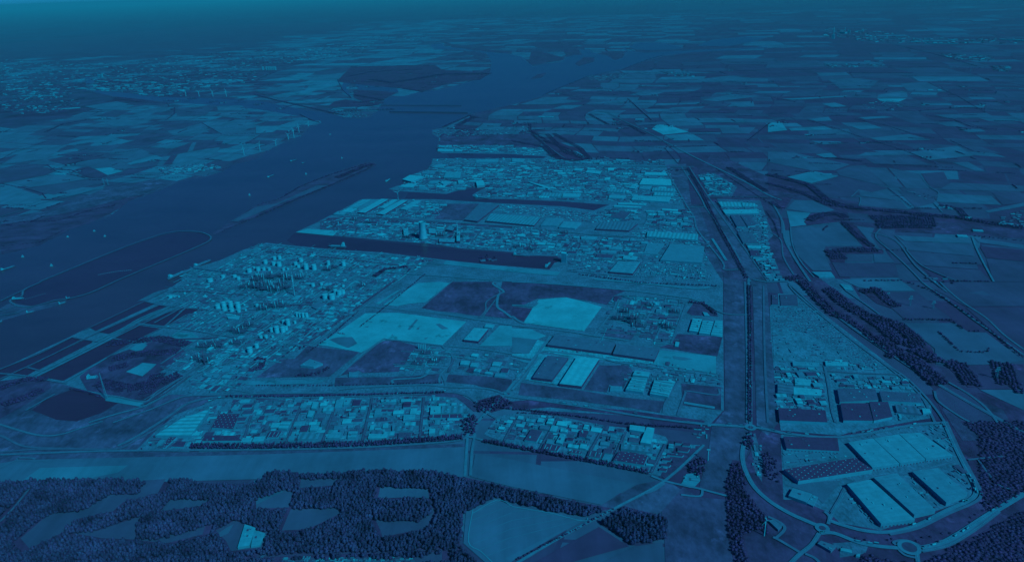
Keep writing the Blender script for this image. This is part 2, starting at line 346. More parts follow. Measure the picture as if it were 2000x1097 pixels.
# ---------------------------------------------------------------- traced fields and plots
FD = '''2|.05|640,622 740,522 1100,512 1400,510 1450,545 1830,568 1750,620 1500,650 1300,716 1150,692 820,660 650,640
2|.07|760,700 1000,712 1100,722 1000,770 850,800 760,760
2|.07|640,770 800,790 1000,800 900,830 650,835 560,830
5|.5|0,190 160,95 440,40 545,25 480,60 360,140 310,145
5|.2|370,150 640,90 830,130 500,185
5|.42|500,188 850,135 1100,210 1000,215 960,235 860,205 740,215 680,200
5|.78|740,217 860,207 960,237 840,268
5|.18|640,205 690,202 740,220 840,268 790,290 680,285 560,235
5|.22|0,235 370,205 430,240 350,270 0,335
5|.5|80,320 400,265 560,250 700,293 420,338 230,363
5|.32|230,370 700,297 820,302 820,330 540,380 420,420 310,400
5|.55|360,455 820,345 800,370 500,440
5|.55|0,340 90,355 300,420 320,460 250,490 0,498
5|.45|870,130 1080,80 1200,112 980,172
5|.62|985,176 1205,114 1250,140 1020,188
5|.3|1000,195 1020,190 1250,145 1220,195 1100,210
5|.3|1100,62 1330,60 1450,90 1260,128
5|.55|1170,50 1280,15 1480,15 1340,60
5|.18|1345,62 1500,12 1460,88 1300,113
5|.52|1460,90 1500,82 1530,12 1502,16
5|.22|1530,15 1740,0 1720,43 1500,80
5|.55|1500,87 1715,50 1690,95 1430,175 1340,180 1390,105
5|.15|1270,190 1330,117 1385,107 1338,180
5|.52|1222,195 1290,122 1312,119 1257,192
5|.33|560,40 700,10 950,30 870,80 640,85
5|.58|700,37 760,0 940,0 900,30 720,42
1|.5|650,830 910,790 1050,820 950,860 730,850
1|.42|480,940 750,850 810,890 640,930 500,945
1|.5|820,960 950,895 1250,895 1130,960 900,990
1|.45|1130,880 1200,840 1310,835 1330,865
1|.3|1370,840 1680,830 1600,900 1380,905
1|.5|1690,830 1880,820 1930,860 1700,865
1|.48|1700,905 1740,872 1935,872 1910,930
1|.5|1580,960 1900,940 1950,1000 1850,1040 1720,1040
1|.5|1300,1020 1560,985 1630,1030 1350,1055
1|.58|700,1100 760,1060 860,1060 910,1095
1|.22|900,1070 1280,1035 1330,1060 1000,1095
1|.58|0,990 140,1010 0,1025
1|.5|0,1050 140,1045 250,1060 170,1095 0,1100
1|.45|1640,1040 1990,1010 1990,1060 1700,1060
2|.62|0,1040 0,985 230,980 130,1030
2|.5|30,930 400,915 410,935 40,950
2|.62|270,600 330,570 460,570 330,628 0,633
2|.5|350,628 490,590 660,570 640,628
2|.62|420,660 630,655 630,670 450,710 400,740 150,740 390,700
2|.5|0,700 200,680 375,680 360,700 20,715
2|.55|330,780 550,765 740,768 560,800 440,800
2|.3|560,760 640,720 740,758
2|.58|1110,510 1160,495 1330,490 1240,510
2|.5|460,490 650,450 780,430 560,495
2|.45|920,430 1100,400 1130,403
2|.5|1320,415 1490,405 1450,420
2|.5|1610,440 1700,432 1680,442
8|.4|0,82 200,92 640,185 520,230 340,233 0,163
8|.2|0,168 310,235 150,280 0,250
8|.66|150,282 350,235 550,275 340,330
8|.2|360,340 560,275 945,368 640,440 460,430
8|.3|530,235 650,195 760,190 930,358 560,270
8|.35|770,207 920,210 1060,365 945,363
8|.37|935,210 1180,257 1260,370 1078,370
8|.2|1190,255 1370,240 1430,365 1270,365
8|.62|370,105 490,95 540,130 440,130
8|.48|690,120 760,90 1030,90 950,110
8|.3|750,132 1060,105 1280,190 830,180
8|.5|1100,90 1480,40 1600,115 1260,150
8|.52|330,0 560,5 590,20 430,30
8|.2|1280,155 1580,120 1760,150 1440,173
8|.45|1440,170 1560,165 1690,235 1620,235
8|.34|1430,325 1995,350 1995,395 1330,380
8|.47|1330,410 1740,430 1820,500 1310,475
8|.22|1745,402 1995,410 1995,480 1832,500
8|.4|710,380 1010,440 1040,468 720,430
8|.34|720,435 1040,472 1100,538 720,505
8|.3|1010,385 1290,420 1300,480 1150,520
8|.45|1690,545 1995,480 1995,510 1720,560
8|.47|1000,737 1560,765 1590,798 1070,780
8|.35|1010,765 1080,785 1595,802 1610,898 1090,850
8|.28|1085,860 1610,902 1640,1000 1200,970
8|.23|1200,975 1650,1005 1740,1095 1450,1095
8|.42|1610,755 1995,810 1995,840 1640,790
8|.05|1650,820 1995,850 1995,940 1700,910
8|.22|1700,915 1995,945 1995,1095 1760,1095
8|.28|860,690 990,690 985,750 1080,830 950,850 850,755
8|.4|690,665 830,680 800,740 880,850 830,830
8|.38|180,680 550,635 740,820 450,820 430,860 500,1010 350,1010 230,890 190,780
8|.42|145,530 210,460 350,465 520,540 430,560 320,560
8|.66|145,545 330,562 280,630 300,655 175,670
8|.24|620,560 780,570 830,640 640,630
8|.18|500,950 990,950 1020,1058 560,1058
8|.36|820,880 930,880 990,948 830,948
8|.28|610,880 815,885 815,940 610,940
12|.5|570,-20 1010,-30 1150,72 860,72 700,40
12|.18|860,80 1160,80 1430,288 1060,288 960,200
12|.38|1060,320 1460,320 1560,390 1700,395 1990,610 1840,640 1500,648 1310,640 1300,520 1150,400
12|.22|1490,0 1995,0 1995,190 1540,190 1300,60
12|.14|1540,200 1995,200 1995,590 1700,340
12|.3|1550,85 1680,70 1740,110
12|.1|1480,652 1840,642 1995,700 1995,835 1650,835
12|.47|1650,840 1995,840 1995,1000
12|.2|1300,850 1340,820 1500,840 1700,960 1760,1090 1560,1090 1320,920
3|.85|1090,1005 1130,970 1220,975 1380,1030 1180,1050
3|.62|1190,1055 1400,1040 1500,1095 1260,1095
3|.5|1030,850 1210,850 1240,865 1060,875
3|.45|60,815 240,760 560,790 300,815
3|.5|580,810 750,790 900,775 880,800
3|.5|1240,940 1500,920 1800,925 1810,955 1400,955
3|.5|1700,800 1880,790 1890,830 1760,835
3|.48|1480,780 1720,735 1940,750 1600,790
3|.45|930,560 1140,545 1600,570 1050,580
3|.45|1440,620 1700,590 1960,620 1500,640
3|.45|180,1030 400,1010 520,1035 300,1060
3|.42|1620,1000 1900,990 1850,1040 1640,1040
3|.12|830,1015 900,990 1050,1045 920,1065
4|.75|0,975 30,955 110,960 150,1015 0,1030
4|.62|160,1000 440,985 510,1010 180,1020
4|.55|310,930 470,910 500,940 380,945
4|.6|420,810 520,800 620,830 500,835
4|.55|700,915 900,905 980,915 760,930
4|.55|650,985 830,975 890,1000 720,1010
4|.6|110,770 620,745 600,755 200,780
4|.5|790,1075 1100,1045 1270,1090 860,1095
4|.42|1300,895 1700,880 1770,915 1400,920
4|.42|1320,960 1450,945 1550,990 1400,985
4|.5|1490,1005 1650,1005 1700,1025 1560,1030
4|.5|860,740 1040,712 1080,722 1090,755 1040,765 850,765
4|.8|850,770 1080,768 1020,795 880,790
4|.12|870,615 970,612 980,635 880,635
4|.12|1780,790 1995,790 1995,815 1860,825
4|.42|1860,880 1995,880 1995,960
4|.4|470,620 700,610 860,630 790,690 560,690
4|.4|1030,650 1230,640 1390,715 1090,710
0|.48|-60,914 35,898 95,896 500,887 908,872 905,931 640,930 500,935 -60,950
0|.62|78,913 250,908 230,922 180,932 40,940
0|.46|928,886 1000,897 1240,944 1175,985 1000,950 920,930
0|.47|966,973 1000,987 1148,1010 1000,1095 995,1110 962,1110 905,1060 910,998
0|.52|985,1090 1075,1045 1148,1012 1100,1035 1000,1095
0|.1|1170,1028 1228,1066 1070,1110 1020,1110
0|.34|1240,1066 1294,1058 1297,1110 1150,1110
13|.3|1110,460 1290,450 1230,560 960,630 880,700 600,760 500,860 230,990 160,910 360,740 460,700 640,690 860,570 1040,570
13|.34|1330,605 1640,605 1560,660 1250,700
13|.28|500,870 760,850 1100,735 1050,850 1060,900 1200,915 1600,800 1580,880 1290,950 1040,920 800,910 560,870
14|.34|350,450 640,440 590,500 340,520
14|.36|210,530 285,555 255,670 0,680 0,610
14|.33|270,685 620,675 660,715 560,765 400,840 200,850
14|.42|970,505 1340,530 1350,600 1200,590 950,600
14|.3|1345,605 1390,700 1330,830 1040,890 995,930 970,850 930,765 1250,770 1340,720
14|.18|0,1040 990,1010 1560,990 1560,1000 990,1022 0,1062
13|.3|1680,850 1830,770 1900,800 1995,850 1995,990 1800,1010 1760,930
14|.3|0,850 100,860 40,1000 0,1000
14|.28|200,1063 1240,1053 1450,1000 1450,1095 200,1112
13|.45|1690,880 1760,830 1820,800 1780,870 1720,900
7|.03|250,0 330,-5 440,40 560,60 600,140 480,160 340,140 280,60
7|.75|468,76 510,84 575,126 560,136 500,112'''
for l in FD.split('\n'):
    c, t, s = l.split('|'); poly(5, 'field', float(t), int(c), s)
GR = '''0|2.5|.28|-60,742 0,743 75,736 148,757 118,768 62,800 110,819 150,822 200,805 233,785 282,796 330,770 440,772 345,808 300,835 262,880 290,885 908,866 908,872 500,887 95,896 -60,914
0|3|.12|0,744 60,735 95,740 100,757 50,790 -60,850 -60,770
0|4|.14|155,735 200,700 330,655 365,690 300,735 362,735 285,790 205,768 170,762
10|4|.16|1290,205 1530,0 1860,0 1900,90 1760,270 1400,225
10|4|.16|1900,100 1920,0 1995,0 1995,290 1780,265
11|4|.16|0,0 900,65 800,105 740,180 560,140 380,120 200,130 90,180 0,180
11|4|.1|0,190 160,210 90,310 0,270
10|4|.2|640,735 980,460 1100,460 1260,500 1240,540 1110,700 830,710 800,690 700,720
10|4|.26|400,500 810,545 570,740 0,745 200,600 300,600
10|4|.27|620,745 1070,740 1200,735 1430,715 1450,790 1260,795 610,810
10|4|.25|1500,720 1850,740 1995,760 1995,830 1900,860 1700,800 1480,780
10|4|.2|0,860 600,870 1250,860 1480,860 1600,880 1800,1000 1700,1010 1560,900 1300,885 900,880 600,900 0,920
11|4|.25|70,785 500,840 870,900 1190,930 1150,1020 950,985 450,920 50,880
11|4|.24|680,650 900,650 940,690 860,840 760,800 740,860 560,840
11|4|.16|1290,405 1640,430 1600,580 1150,510 1240,480
11|4|.2|1320,790 1630,820 1630,1000 1330,960
11|4|.15|1360,240 1420,160 1520,180 1610,270 1400,260
11|4|.28|740,365 980,380 930,450 700,420
11|5|.28|1010,385 1130,390 1110,440 990,430
11|5|.28|1150,390 1240,400 1220,455 1130,445
11|5|.28|1110,250 1190,260 1170,290 1070,280
11|5|.28|1210,265 1300,275 1280,310 1200,300
6|4|.24|1400,520 1490,490 1740,490 1610,620 1390,610
6|4|.22|640,590 1000,600 1995,665 1995,680 1500,650 1000,640 700,600
6|4|.12|520,645 560,600 640,600 620,640
6|4|.3|500,625 700,600 1040,590 760,700 500,690
0|3|.27|1413,520 1460,552 1466,835 1470,850 1452,905 1425,960 1365,955 1385,870 1390,832 1416,800
0|3|.2|1290,985 1335,950 1362,970 1422,975 1425,1000 1438,1110 1300,1110 1297,1030
0|3.5|.3|1120,990 1175,985 1245,945 1300,935 1330,955 1300,990 1290,1000 1240,1010 1200,1000
0|3|.3|1300,322 1340,320 1350,400 1365,400 1412,530 1412,550 1380,500
0|3|.2|1365,400 1385,392 1400,420 1500,545 1460,552 1413,540
0|3.6|.33|1382,392 1402,395 1440,450 1497,545 1520,825 1500,850 1478,835 1470,560 1440,500
0|3.7|.1|1340,325 1360,325 1402,395 1384,392
0|3|.1|1490,836 1530,840 1530,980 1600,1030 1620,1110 1436,1110 1424,990 1450,910
0|2.2|.06|1530,980 1850,1000 1990,880 2100,860 2100,1110 1600,1110
0|2|.06|1820,760 2100,780 2100,1110 1880,1110 1880,900
0|3|.14|1390,300 1420,310 1500,345 1560,370 1620,395 1520,385 1500,400 1520,430 1560,540 1530,545 1480,470 1400,390 1360,340
0|2|.1|1500,345 1620,385 1760,410 2060,440 2060,470 1900,460 1700,450 1600,430 1580,400 1500,370
0|2.4|.1|1545,545 1600,540 1680,600 1800,690 1850,730 1830,765 1760,700 1640,620
0|4|.2|1855,760 1960,800 1990,860 1880,860 1840,800
0|4|.1|930,782 975,770 1010,790 960,805
11|4|.08|0,930 120,920 450,960 900,1000 1500,1080 1500,1095 900,1040 300,975 0,1000
0|4|.15|1320,870 1372,870 1350,905 1300,935 1290,928
0|3|.15|860,265 1040,262 1060,278 1050,290 860,288'''
for l in GR.split('\n'):
    c, la, t, s = l.split('|'); poly(float(la), 'grass', float(t), int(c), s)
SD = '''10|.86|990,180 1140,80 1260,10 1430,0 1510,10 1320,160 1200,170 1100,190
10|.84|930,170 1100,70 1130,60 960,175
10|.93|640,390 850,245 1100,240 1640,310 1450,495 1020,445 820,550 560,500 480,490 560,440
11|.95|90,320 170,190 210,140 420,120 600,165 700,195 560,385
11|.82|0,360 160,370 190,390 270,420 190,450 0,430
10|.82|1740,500 1900,340 1995,345 1995,500 1900,500
11|.6|0,430 200,450 120,560 0,550
11|.8|1150,530 1590,580 1590,715 1100,640
10|.7|-200,775 0,768 550,760 490,790 0,805 -220,800
6|.92|310,712 400,685 640,700 600,740
9|.75|1010,525 1060,490 1120,480 1150,490 1110,530 1060,540
9|.78|1340,430 1380,395 1500,395 1590,460 1500,465 1440,470
9|.78|980,700 1060,660 1110,630 1220,640 1200,660 1110,735
9|.75|830,900 900,890 1130,935 1090,970 820,925
10|.55|960,190 1560,240 1740,275 1700,285 1200,235 960,200
14|.5|0,600 200,530 210,550 100,600 0,650
16|.6|110,160 560,150 700,270 150,350 120,360
16|.5|130,490 570,460 430,640 340,560 180,510
8|.6|0,880 60,940 120,1095 0,1095
6|.75|1480,930 1995,985 1995,1020 1460,960
7|.75|0,985 380,1020 350,1050 0,1020
0|.75|1340,925 1365,922 1368,938 1355,952 1330,945'''
for l in SD.split('\n'):
    c, t, s = l.split('|'); poly(6, 'sand', float(t), int(c), s)
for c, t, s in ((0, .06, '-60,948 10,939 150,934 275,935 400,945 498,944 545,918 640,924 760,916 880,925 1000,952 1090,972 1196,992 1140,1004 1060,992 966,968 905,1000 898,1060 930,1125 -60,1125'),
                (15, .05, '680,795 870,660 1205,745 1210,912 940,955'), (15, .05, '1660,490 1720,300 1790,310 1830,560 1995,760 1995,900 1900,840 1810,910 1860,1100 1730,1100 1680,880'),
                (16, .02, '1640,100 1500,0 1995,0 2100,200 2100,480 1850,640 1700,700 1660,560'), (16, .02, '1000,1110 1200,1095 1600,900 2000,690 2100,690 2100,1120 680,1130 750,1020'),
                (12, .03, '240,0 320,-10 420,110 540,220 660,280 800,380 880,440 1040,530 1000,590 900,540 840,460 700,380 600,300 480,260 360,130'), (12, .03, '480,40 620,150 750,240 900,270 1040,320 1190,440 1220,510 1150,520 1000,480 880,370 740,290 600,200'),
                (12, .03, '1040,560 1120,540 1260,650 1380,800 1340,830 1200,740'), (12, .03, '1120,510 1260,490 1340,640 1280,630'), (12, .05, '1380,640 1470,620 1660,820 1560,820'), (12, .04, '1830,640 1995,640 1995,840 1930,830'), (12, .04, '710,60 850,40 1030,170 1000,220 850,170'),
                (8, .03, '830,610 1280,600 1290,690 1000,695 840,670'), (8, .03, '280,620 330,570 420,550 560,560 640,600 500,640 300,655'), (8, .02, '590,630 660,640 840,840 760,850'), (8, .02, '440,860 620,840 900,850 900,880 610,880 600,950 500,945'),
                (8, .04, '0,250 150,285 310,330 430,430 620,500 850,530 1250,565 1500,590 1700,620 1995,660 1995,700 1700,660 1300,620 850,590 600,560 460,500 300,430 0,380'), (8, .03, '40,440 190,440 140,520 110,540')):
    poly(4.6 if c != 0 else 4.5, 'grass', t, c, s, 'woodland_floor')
poly(7, 'sand', .55, 10, '570,450 640,430 750,430 790,480 720,515 650,490', 'damp_ground')
for s in ('1180,370 1250,290 1262,295 1200,375', '1255,360 1275,350 1270,370 1250,372', '840,350 880,345 870,355', '1050,415 1070,405 1065,418', '1400,330 1430,325 1500,365 1450,370', '880,310 910,308 900,316', '1310,440 1345,430 1320,448'):
    poly(7, 'sand', .6, 10, s, 'damp_ground')
poly(7, 'sand', .62, 11, '1250,580 1330,585 1410,600 1350,612 1260,600', 'damp_ground')
for c, t, s in ((0, .58, '945,848 972,812 1010,806 1090,812 1180,830 1250,838 1300,852 1310,868 1368,868 1330,905 1292,930 1270,925 1200,905 1100,885 1000,868'),
                (0, .58, '265,880 310,835 345,810 410,785 440,775 600,775 860,770 905,785 925,810 905,840 890,850 750,858 560,865 375,868 370,882'),
                (0, .6, '1520,573 1560,575 1735,710 1760,730 1818,790 1822,815 1655,845 1640,850 1525,840 1510,740 1503,600'),
                (0, .56, '1525,848 1640,855 1790,828 1850,825 1905,955 1890,975 1720,1035 1640,1020 1620,1000 1560,975 1530,975'),
                (0, .48, '1400,388 1485,392 1510,460 1490,480 1520,545 1495,548 1440,470'),
                (0, .45, '1350,340 1400,340 1440,365 1430,383 1375,383'),
                (0, .5, '1640,1075 1625,1060 1700,1055 1690,1080 1640,1088'),
                (0, .45, '1590,535 1620,530 1650,565 1640,572'),
                (0, .45, '1462,850 1475,845 1490,900 1488,940 1475,920'),
                (0, .62, '1508,640 1575,650 1700,715 1610,706 1512,705'),
                (11, .8, '100,760 210,560 520,590 680,600 530,830'),
                (11, .88, '340,490 800,570 1100,620 1095,640 500,590 240,540 160,600 0,580 0,560 130,560 200,450 280,470')):
    poly(3.3 if t < .61 else 6.4, 'yard', t, c, s, 'paved_ground')
# ---------------------------------------------------------------- roads, tracks and dykes
STREETS = '''0|.28|9|593,780 560,862
0|.28|9|660,778 630,862
0|.28|9|727,776 708,860
0|.28|9|828,775 820,855
0|.34|9|500,780 475,862
0|.34|9|440,785 398,860
0|.3|9|1010,812 985,860
0|.3|9|1090,814 1052,880
0|.3|9|1180,832 1146,893
0|.3|9|1222,842 1196,903
0|.3|9|1300,866 1272,922
6|.3|10|1290,470 1120,560
6|.4|10|1340,200 1995,205
6|.4|10|1300,290 1700,300 1995,300
7|.4|10|0,280 400,300 900,320
7|.4|10|720,210 680,300
7|.4|10|960,220 900,330
7|.35|10|0,750 400,770 760,790
7|.35|9|480,760 400,900
7|.35|9|880,740 700,920
12|.35|10|60,700 440,705
12|.35|9|70,880 440,885
10|.35|10|1540,600 1500,700
6|.35|9|830,600 680,740
6|.35|9|1200,650 1040,765
6|.35|9|1500,650 1400,800
6|.35|9|1760,690 1650,830'''
RD = '''14|.72|2.6|1690,690 1655,935 1750,1010 1840,1095
14|.6|1.6|1690,715 1900,615
14|.6|1.6|1680,770 1995,650
14|.6|1.6|1672,840 1995,710
14|.6|1.6|1662,905 1995,770
14|.6|1.6|1690,955 1995,835
14|.6|1.6|1740,1000 1995,900
14|.6|1.6|1790,1050 1995,970
15|.6|1.6|0,700 170,690
15|.6|1.6|0,770 330,720
15|.6|1.6|0,835 450,745
15|.6|1.6|0,905 540,765
15|.72|2.6|0,662 300,715 550,775 590,750
14|.72|2.6|1690,715 1880,612 1995,660
13|.5|9|-300,-60 0,25 280,105 460,105 640,50 800,0
13|.45|8|-200,90 0,110 190,195 500,210 900,215 1050,150 1290,20
13|.42|8|-200,240 0,238 300,218 900,215
13|.5|7|0,360 130,300 140,285 240,285 275,295
13|.5|6|130,305 370,310
9|.55|10|690,1095 900,1030 1130,965 1300,870 1480,735 1600,690
9|.5|9|880,1095 1180,990 1400,900 1500,885 1730,880 1995,870
10|.55|10|-20,870 250,865 600,860 700,830 1270,800 1480,815 1800,830 1930,870
0|.5|14|230,870 270,850 330,812 372,785 440,774 560,776 800,769 870,764 915,772 935,790 950,803 970,815
0|.5|10|-20,888 200,880 400,878 600,876 760,870 890,860 912,850
0|.62|12|912,850 930,826 950,805 985,770 1005,745 1050,690 1075,655
0|.55|9|928,848 922,880 919,928
0|.6|9|913,852 908,930
0|.55|9|920,852 950,860 1020,872 1130,892
0|.55|11|985,772 1060,782 1150,795 1270,815 1380,828 1460,832
0|.6|8|1272,928 1298,938 1340,948 1365,953 1422,968
0|.6|7|1372,955 1367,968 1330,965
0|.6|9|1375,868 1298,938 1200,992 1100,1045 1010,1098 980,1115
15|.55|7|1190,480 1120,530 1040,560
10|.6|10|-60,560 330,260 820,-20 1100,-170
10|.6|11|330,260 400,220 500,150 600,150 820,185 1050,205 1400,240 1740,295 1995,335
11|.6|11|0,335 400,380 650,420 900,455
10|.5|9|390,490 820,190 1130,0
10|.6|9|420,500 830,205 960,110
10|.6|9|650,730 820,570 980,455 1050,450 1450,495 1740,520 1995,560
11|.6|9|0,575 150,600 200,560 250,540 340,545 680,590 820,625 1150,670 1600,730
10|.55|9|1430,790 1440,720 1540,600 1450,500
10|.6|10|1070,790 1075,760 1280,745 1370,690
10|.55|8|1480,815 1470,770 1450,720
0|.55|8|650,750 655,735 700,700
11|.6|10|0,840 80,750 200,600
11|.5|8|1180,1020 1200,930 1300,770
11|.5|8|1290,1040 1350,870 1370,850 1600,880 1610,830
11|.7|14|1340,940 1580,980
11|.55|9|640,415 800,200 820,110 960,110 1330,140
11|.55|9|780,190 1000,235 1290,260
11|.5|7|730,280 1060,330 1280,360
11|.55|8|1000,370 1060,270 1150,130
11|.55|8|1110,460 1200,270
11|.5|9|1240,480 1330,250 1360,170
11|.5|9|1550,190 1620,235 1720,255 1850,255
10|.62|12|1860,0 1850,20 1930,75 1890,100 1880,190 1930,230 1995,280
10|.5|7|1930,75 1800,150 1790,220 1740,280
11|.62|10|0,180 100,185 170,190 200,160
11|.58|12|0,265 60,310 100,325
11|.6|12|0,0 300,15 900,65 1300,115 1400,130 1540,180
11|.7|16|640,-20 960,5 1400,50 1540,40
7|.55|10|340,1080 420,1010 500,1000
7|.5|9|420,1010 720,1040 950,1060
6|.6|8|20,800 560,850 1000,885 1450,930
6|.6|8|300,830 560,880 1000,930 1450,960
6|.6|9|1000,1010 1450,925
6|.6|8|1000,1020 1995,1095
6|.55|9|590,575 760,580 1000,610 1600,640 1995,665
7|.55|10|0,665 350,700 700,740 880,740 1000,690 1050,620 1060,530
7|.55|9|350,700 540,720 1000,750 1400,780 1540,810
7|.5|8|870,920 1020,760
7|.6|9|430,935 620,925 900,930 1000,935
7|.5|10|1210,240 1360,500 1420,600 1450,700 1640,940 1650,1000 1760,1000
7|.62|8|1360,515 1500,515
7|.6|10|0,190 600,195 1220,200 1420,200
7|.55|14|1180,0 1430,130 1800,310 1995,420 2100,460
7|.5|9|1320,200 1470,440 1510,520 1640,700 1760,900 1800,1000 1860,1095
7|.5|8|1380,200 1560,480 1760,760 1995,1095
7|.5|8|1480,435 1995,435
7|.5|8|1640,705 1740,710
7|.7|14|1560,760 1670,930
8|.5|12|20,470 70,540 120,650 130,760 200,900 330,1095
8|.42|8|40,480 100,600 110,720 
8|.45|8|0,700 100,770 120,900 200,1040 240,1095
8|.55|7|180,680 550,635 600,650
8|.5|7|175,670 190,800 250,930 360,1060
8|.45|8|880,680 840,750 960,860 1080,970 1200,1095
8|.45|7|990,735 1080,830 1090,860 1200,970 1400,1060 1500,1095
8|.55|9|1590,745 1640,870 1760,1095
12|.45|9|1200,0 1280,60 1440,170 1600,290 1700,360 1995,570
8|.45|8|650,435 710,380
8|.5|7|650,435 720,440 710,505
8|.5|8|1290,480 1360,555
8|.45|8|1270,430 1310,430 1330,400 1250,350 1180,255
0|.5|12|1470,545 1500,550 1540,548
0|.42|16|1555,545 1640,620 1740,690 1850,760 2010,850
0|.5|8|1540,552 1620,625 1700,690 1780,745 1850,830 1905,955
0|.5|7|1650,565 1700,600 1720,615
12|.45|9|1340,0 1400,60 1520,160 1700,280 1850,420 2100,600
12|.5|8|160,20 250,120 640,440 960,680 1180,870 1300,1090
12|.5|8|1300,850 1330,930 1500,1050 1600,1100
12|.45|9|1370,760 1560,870 1700,980 1790,1095
12|.5|9|440,650 470,800 500,1000 530,1095
12|.45|8|440,690 700,710 1040,720
0|.55|11|1462,545 1466,700 1466,840
11|.5|7|1815,0 1830,600 1830,1095
11|.45|8|1960,30 1970,600 1995,1095
0|.55|14|1380,828 1466,833 1500,838 1530,845
0|.55|12|1530,845 1640,853 1790,828 1850,825
0|.5|11|1625,1000 1640,975 1660,945 1720,930 1780,922 1865,900
16|.6|12|1370,0 1460,200 1600,480 1620,560 1560,620 1400,690 1160,810 950,860 750,850 560,800 480,770
16|.5|8|1390,0 1500,240 1640,500 1660,580 1590,640 1400,720 1170,830 950,880
0|.6|13|1466,845 1452,870 1452,905 1470,945 1500,975 1540,1000 1580,1018 1597,1025
16|.6|12|410,870 520,870 700,940 850,970 1020,985
16|.62|15|1200,985 1350,950 1500,870 1700,740 1900,620 2100,500
16|.5|10|1200,1010 1400,965 1600,850 1800,700
16|.55|11|400,870 340,960 240,1040 170,1110
16|.5|8|250,1020 100,930 40,900
16|.5|8|60,910 130,840 100,790 0,740
16|.5|8|290,1030 360,1060 400,1095
16|.5|9|440,700 480,740 470,800
16|.55|10|480,760 600,560
16|.55|10|1160,1010 1170,1095
16|.5|7|1000,960 980,940 1050,925 1150,950 1200,980
16|.5|7|1020,1000 1070,1040 1150,1060
5|.5|8|0,590 170,540 300,490 530,440 850,345 1100,295 1240,285
5|.45|10|310,1095 700,935 1000,815 1250,730 1400,703 1550,708 1620,730 1645,755 1610,790 1430,870 1200,965 890,1095
9|.45|10|890,0 700,85 530,130 420,145 260,190 150,190 80,155 100,130 170,110 190,60 320,0
9|.4|9|0,150 190,60
9|.45|8|0,225 120,190 80,155
9|.45|8|0,260 130,240 260,190
9|.4|8|1330,50 1150,140 900,260 700,355 650,375
9|.4|9|560,430 300,560 0,680 -200,770
9|.4|9|1240,180 1000,290 760,395 640,450 400,570 90,715 -100,800
9|.62|10|1350,180 1060,320 830,440 600,560 230,740
9|.6|8|1400,190 1100,330 880,440 600,580 290,735
9|.66|9|1250,215 1080,290 940,370 720,470
9|.55|8|1420,200 1200,320
9|.45|8|1570,215 1280,350 1050,465 740,640 500,770
9|.5|8|1130,150 1250,180 1420,200 1580,215 1750,235 1900,255
9|.5|9|1060,325 1280,350 1450,370 1700,410 1850,430
9|.5|8|880,440 1050,465
9|.45|8|560,430 760,465
9|.45|8|215,665 310,690
9|.45|9|-50,710 100,720 220,735 380,765 520,790
9|.6|9|500,780 750,640 830,590
9|.5|9|840,890 900,890 1130,930 1230,850 1450,730
9|.5|9|1100,960 1480,700 1620,600
9|.5|9|1280,350 1620,50 1700,0
9|.55|9|1300,160 1480,60 1600,0
9|.5|8|1330,50 1620,55 1800,80 1995,85
9|.5|9|1580,215 1720,130 1995,-20
9|.5|9|1700,410 1995,240
9|.5|9|1250,640 1560,440 1700,410
10|.5|9|-150,240 330,-50
10|.5|8|-200,430 200,170 500,0
10|.5|9|0,130 400,150 600,150
10|.72|8|-260,420 60,210 330,0 460,-90
10|.72|8|-60,600 210,420 560,160 800,-20
10|.7|7|-380,300 -120,130 120,-30
9|.72|8|1340,420 1580,260 1860,80 1995,-10
9|.7|8|1640,700 1900,480 1995,420
5|.7|8|1600,1095 1995,830
6|.7|8|-100,1000 220,820
6|.72|8|420,1095 690,960 760,900
6|.7|8|100,1095 420,900 470,860
6|.7|8|700,1095 1050,900
10|.12|14|395,478 520,395 640,310 830,170 970,70 1085,-15
9|.14|12|1250,450 1600,440 1700,430
9|.14|10|1350,75 1560,75 1800,95 1990,100
10|.14|10|30,165 330,180 600,170
6|.2|12|60,860 560,905 1000,955 1250,985
9|.2|10|1120,950 1300,860 1480,730
10|.5|8|0,450 180,460
10|.5|9|-300,660 160,460
9|.5|8|200,1000 430,870
9|.45|7|1120,920 1480,700
13|.4|7|0,780 100,680 230,520
2|.4|14|0,740 200,790 560,830 800,860 1080,850
2|.5|12|0,710 180,770
3|.45|14|610,880 720,870 930,970 1060,1030 1180,1095
3|.3|12|300,815 780,820 1200,830
3|.3|10|910,770 1100,940
2|.38|10|1480,990 1680,880
16|.45|7|1560,300 1640,290 1830,270
16|.4|6|1640,300 1780,480 1900,530
0|.5|8|1040,262 1090,300 1110,312
14|.45|8|210,860 100,1000 40,1060
0|.4|10|1700,453 1750,470 1790,520 1850,570'''
for l in (RD+'\n'+STREETS).split('\n'):
    c, t, w, s = l.split('|'); road(float(t), float(w)*1.15, int(c), s)
def roundabout(px, py, r):
    cx, cy = gp(px, py, 3.55).xy
    P = [Vector((cx+r*math.cos(a), cy+r*math.sin(a), 4.5)) for a in np.linspace(0, 2*math.pi, 37)]
    L, R = ribbon(P, 11); _strip(L, R, tone(.62))
    Q = [Vector((cx+(r-6)*math.cos(a), cy+(r-6)*math.sin(a), 4.46)) for a in np.linspace(0, 2*math.pi, 30)[:-1]]
    S = SHEETS.setdefault(('grassland', 'grass'), [[], [], []]); n = len(S[0]); S[0] += Q; S[1].append(tuple(range(n, n+len(Q)))); S[2].append(tone(.22))
roundabout(1606, 1030.5, 15); roundabout(1776, 1068, 25); roundabout(1466, 834, 15); roundabout(992, 769, 13); roundabout(920, 849, 13)
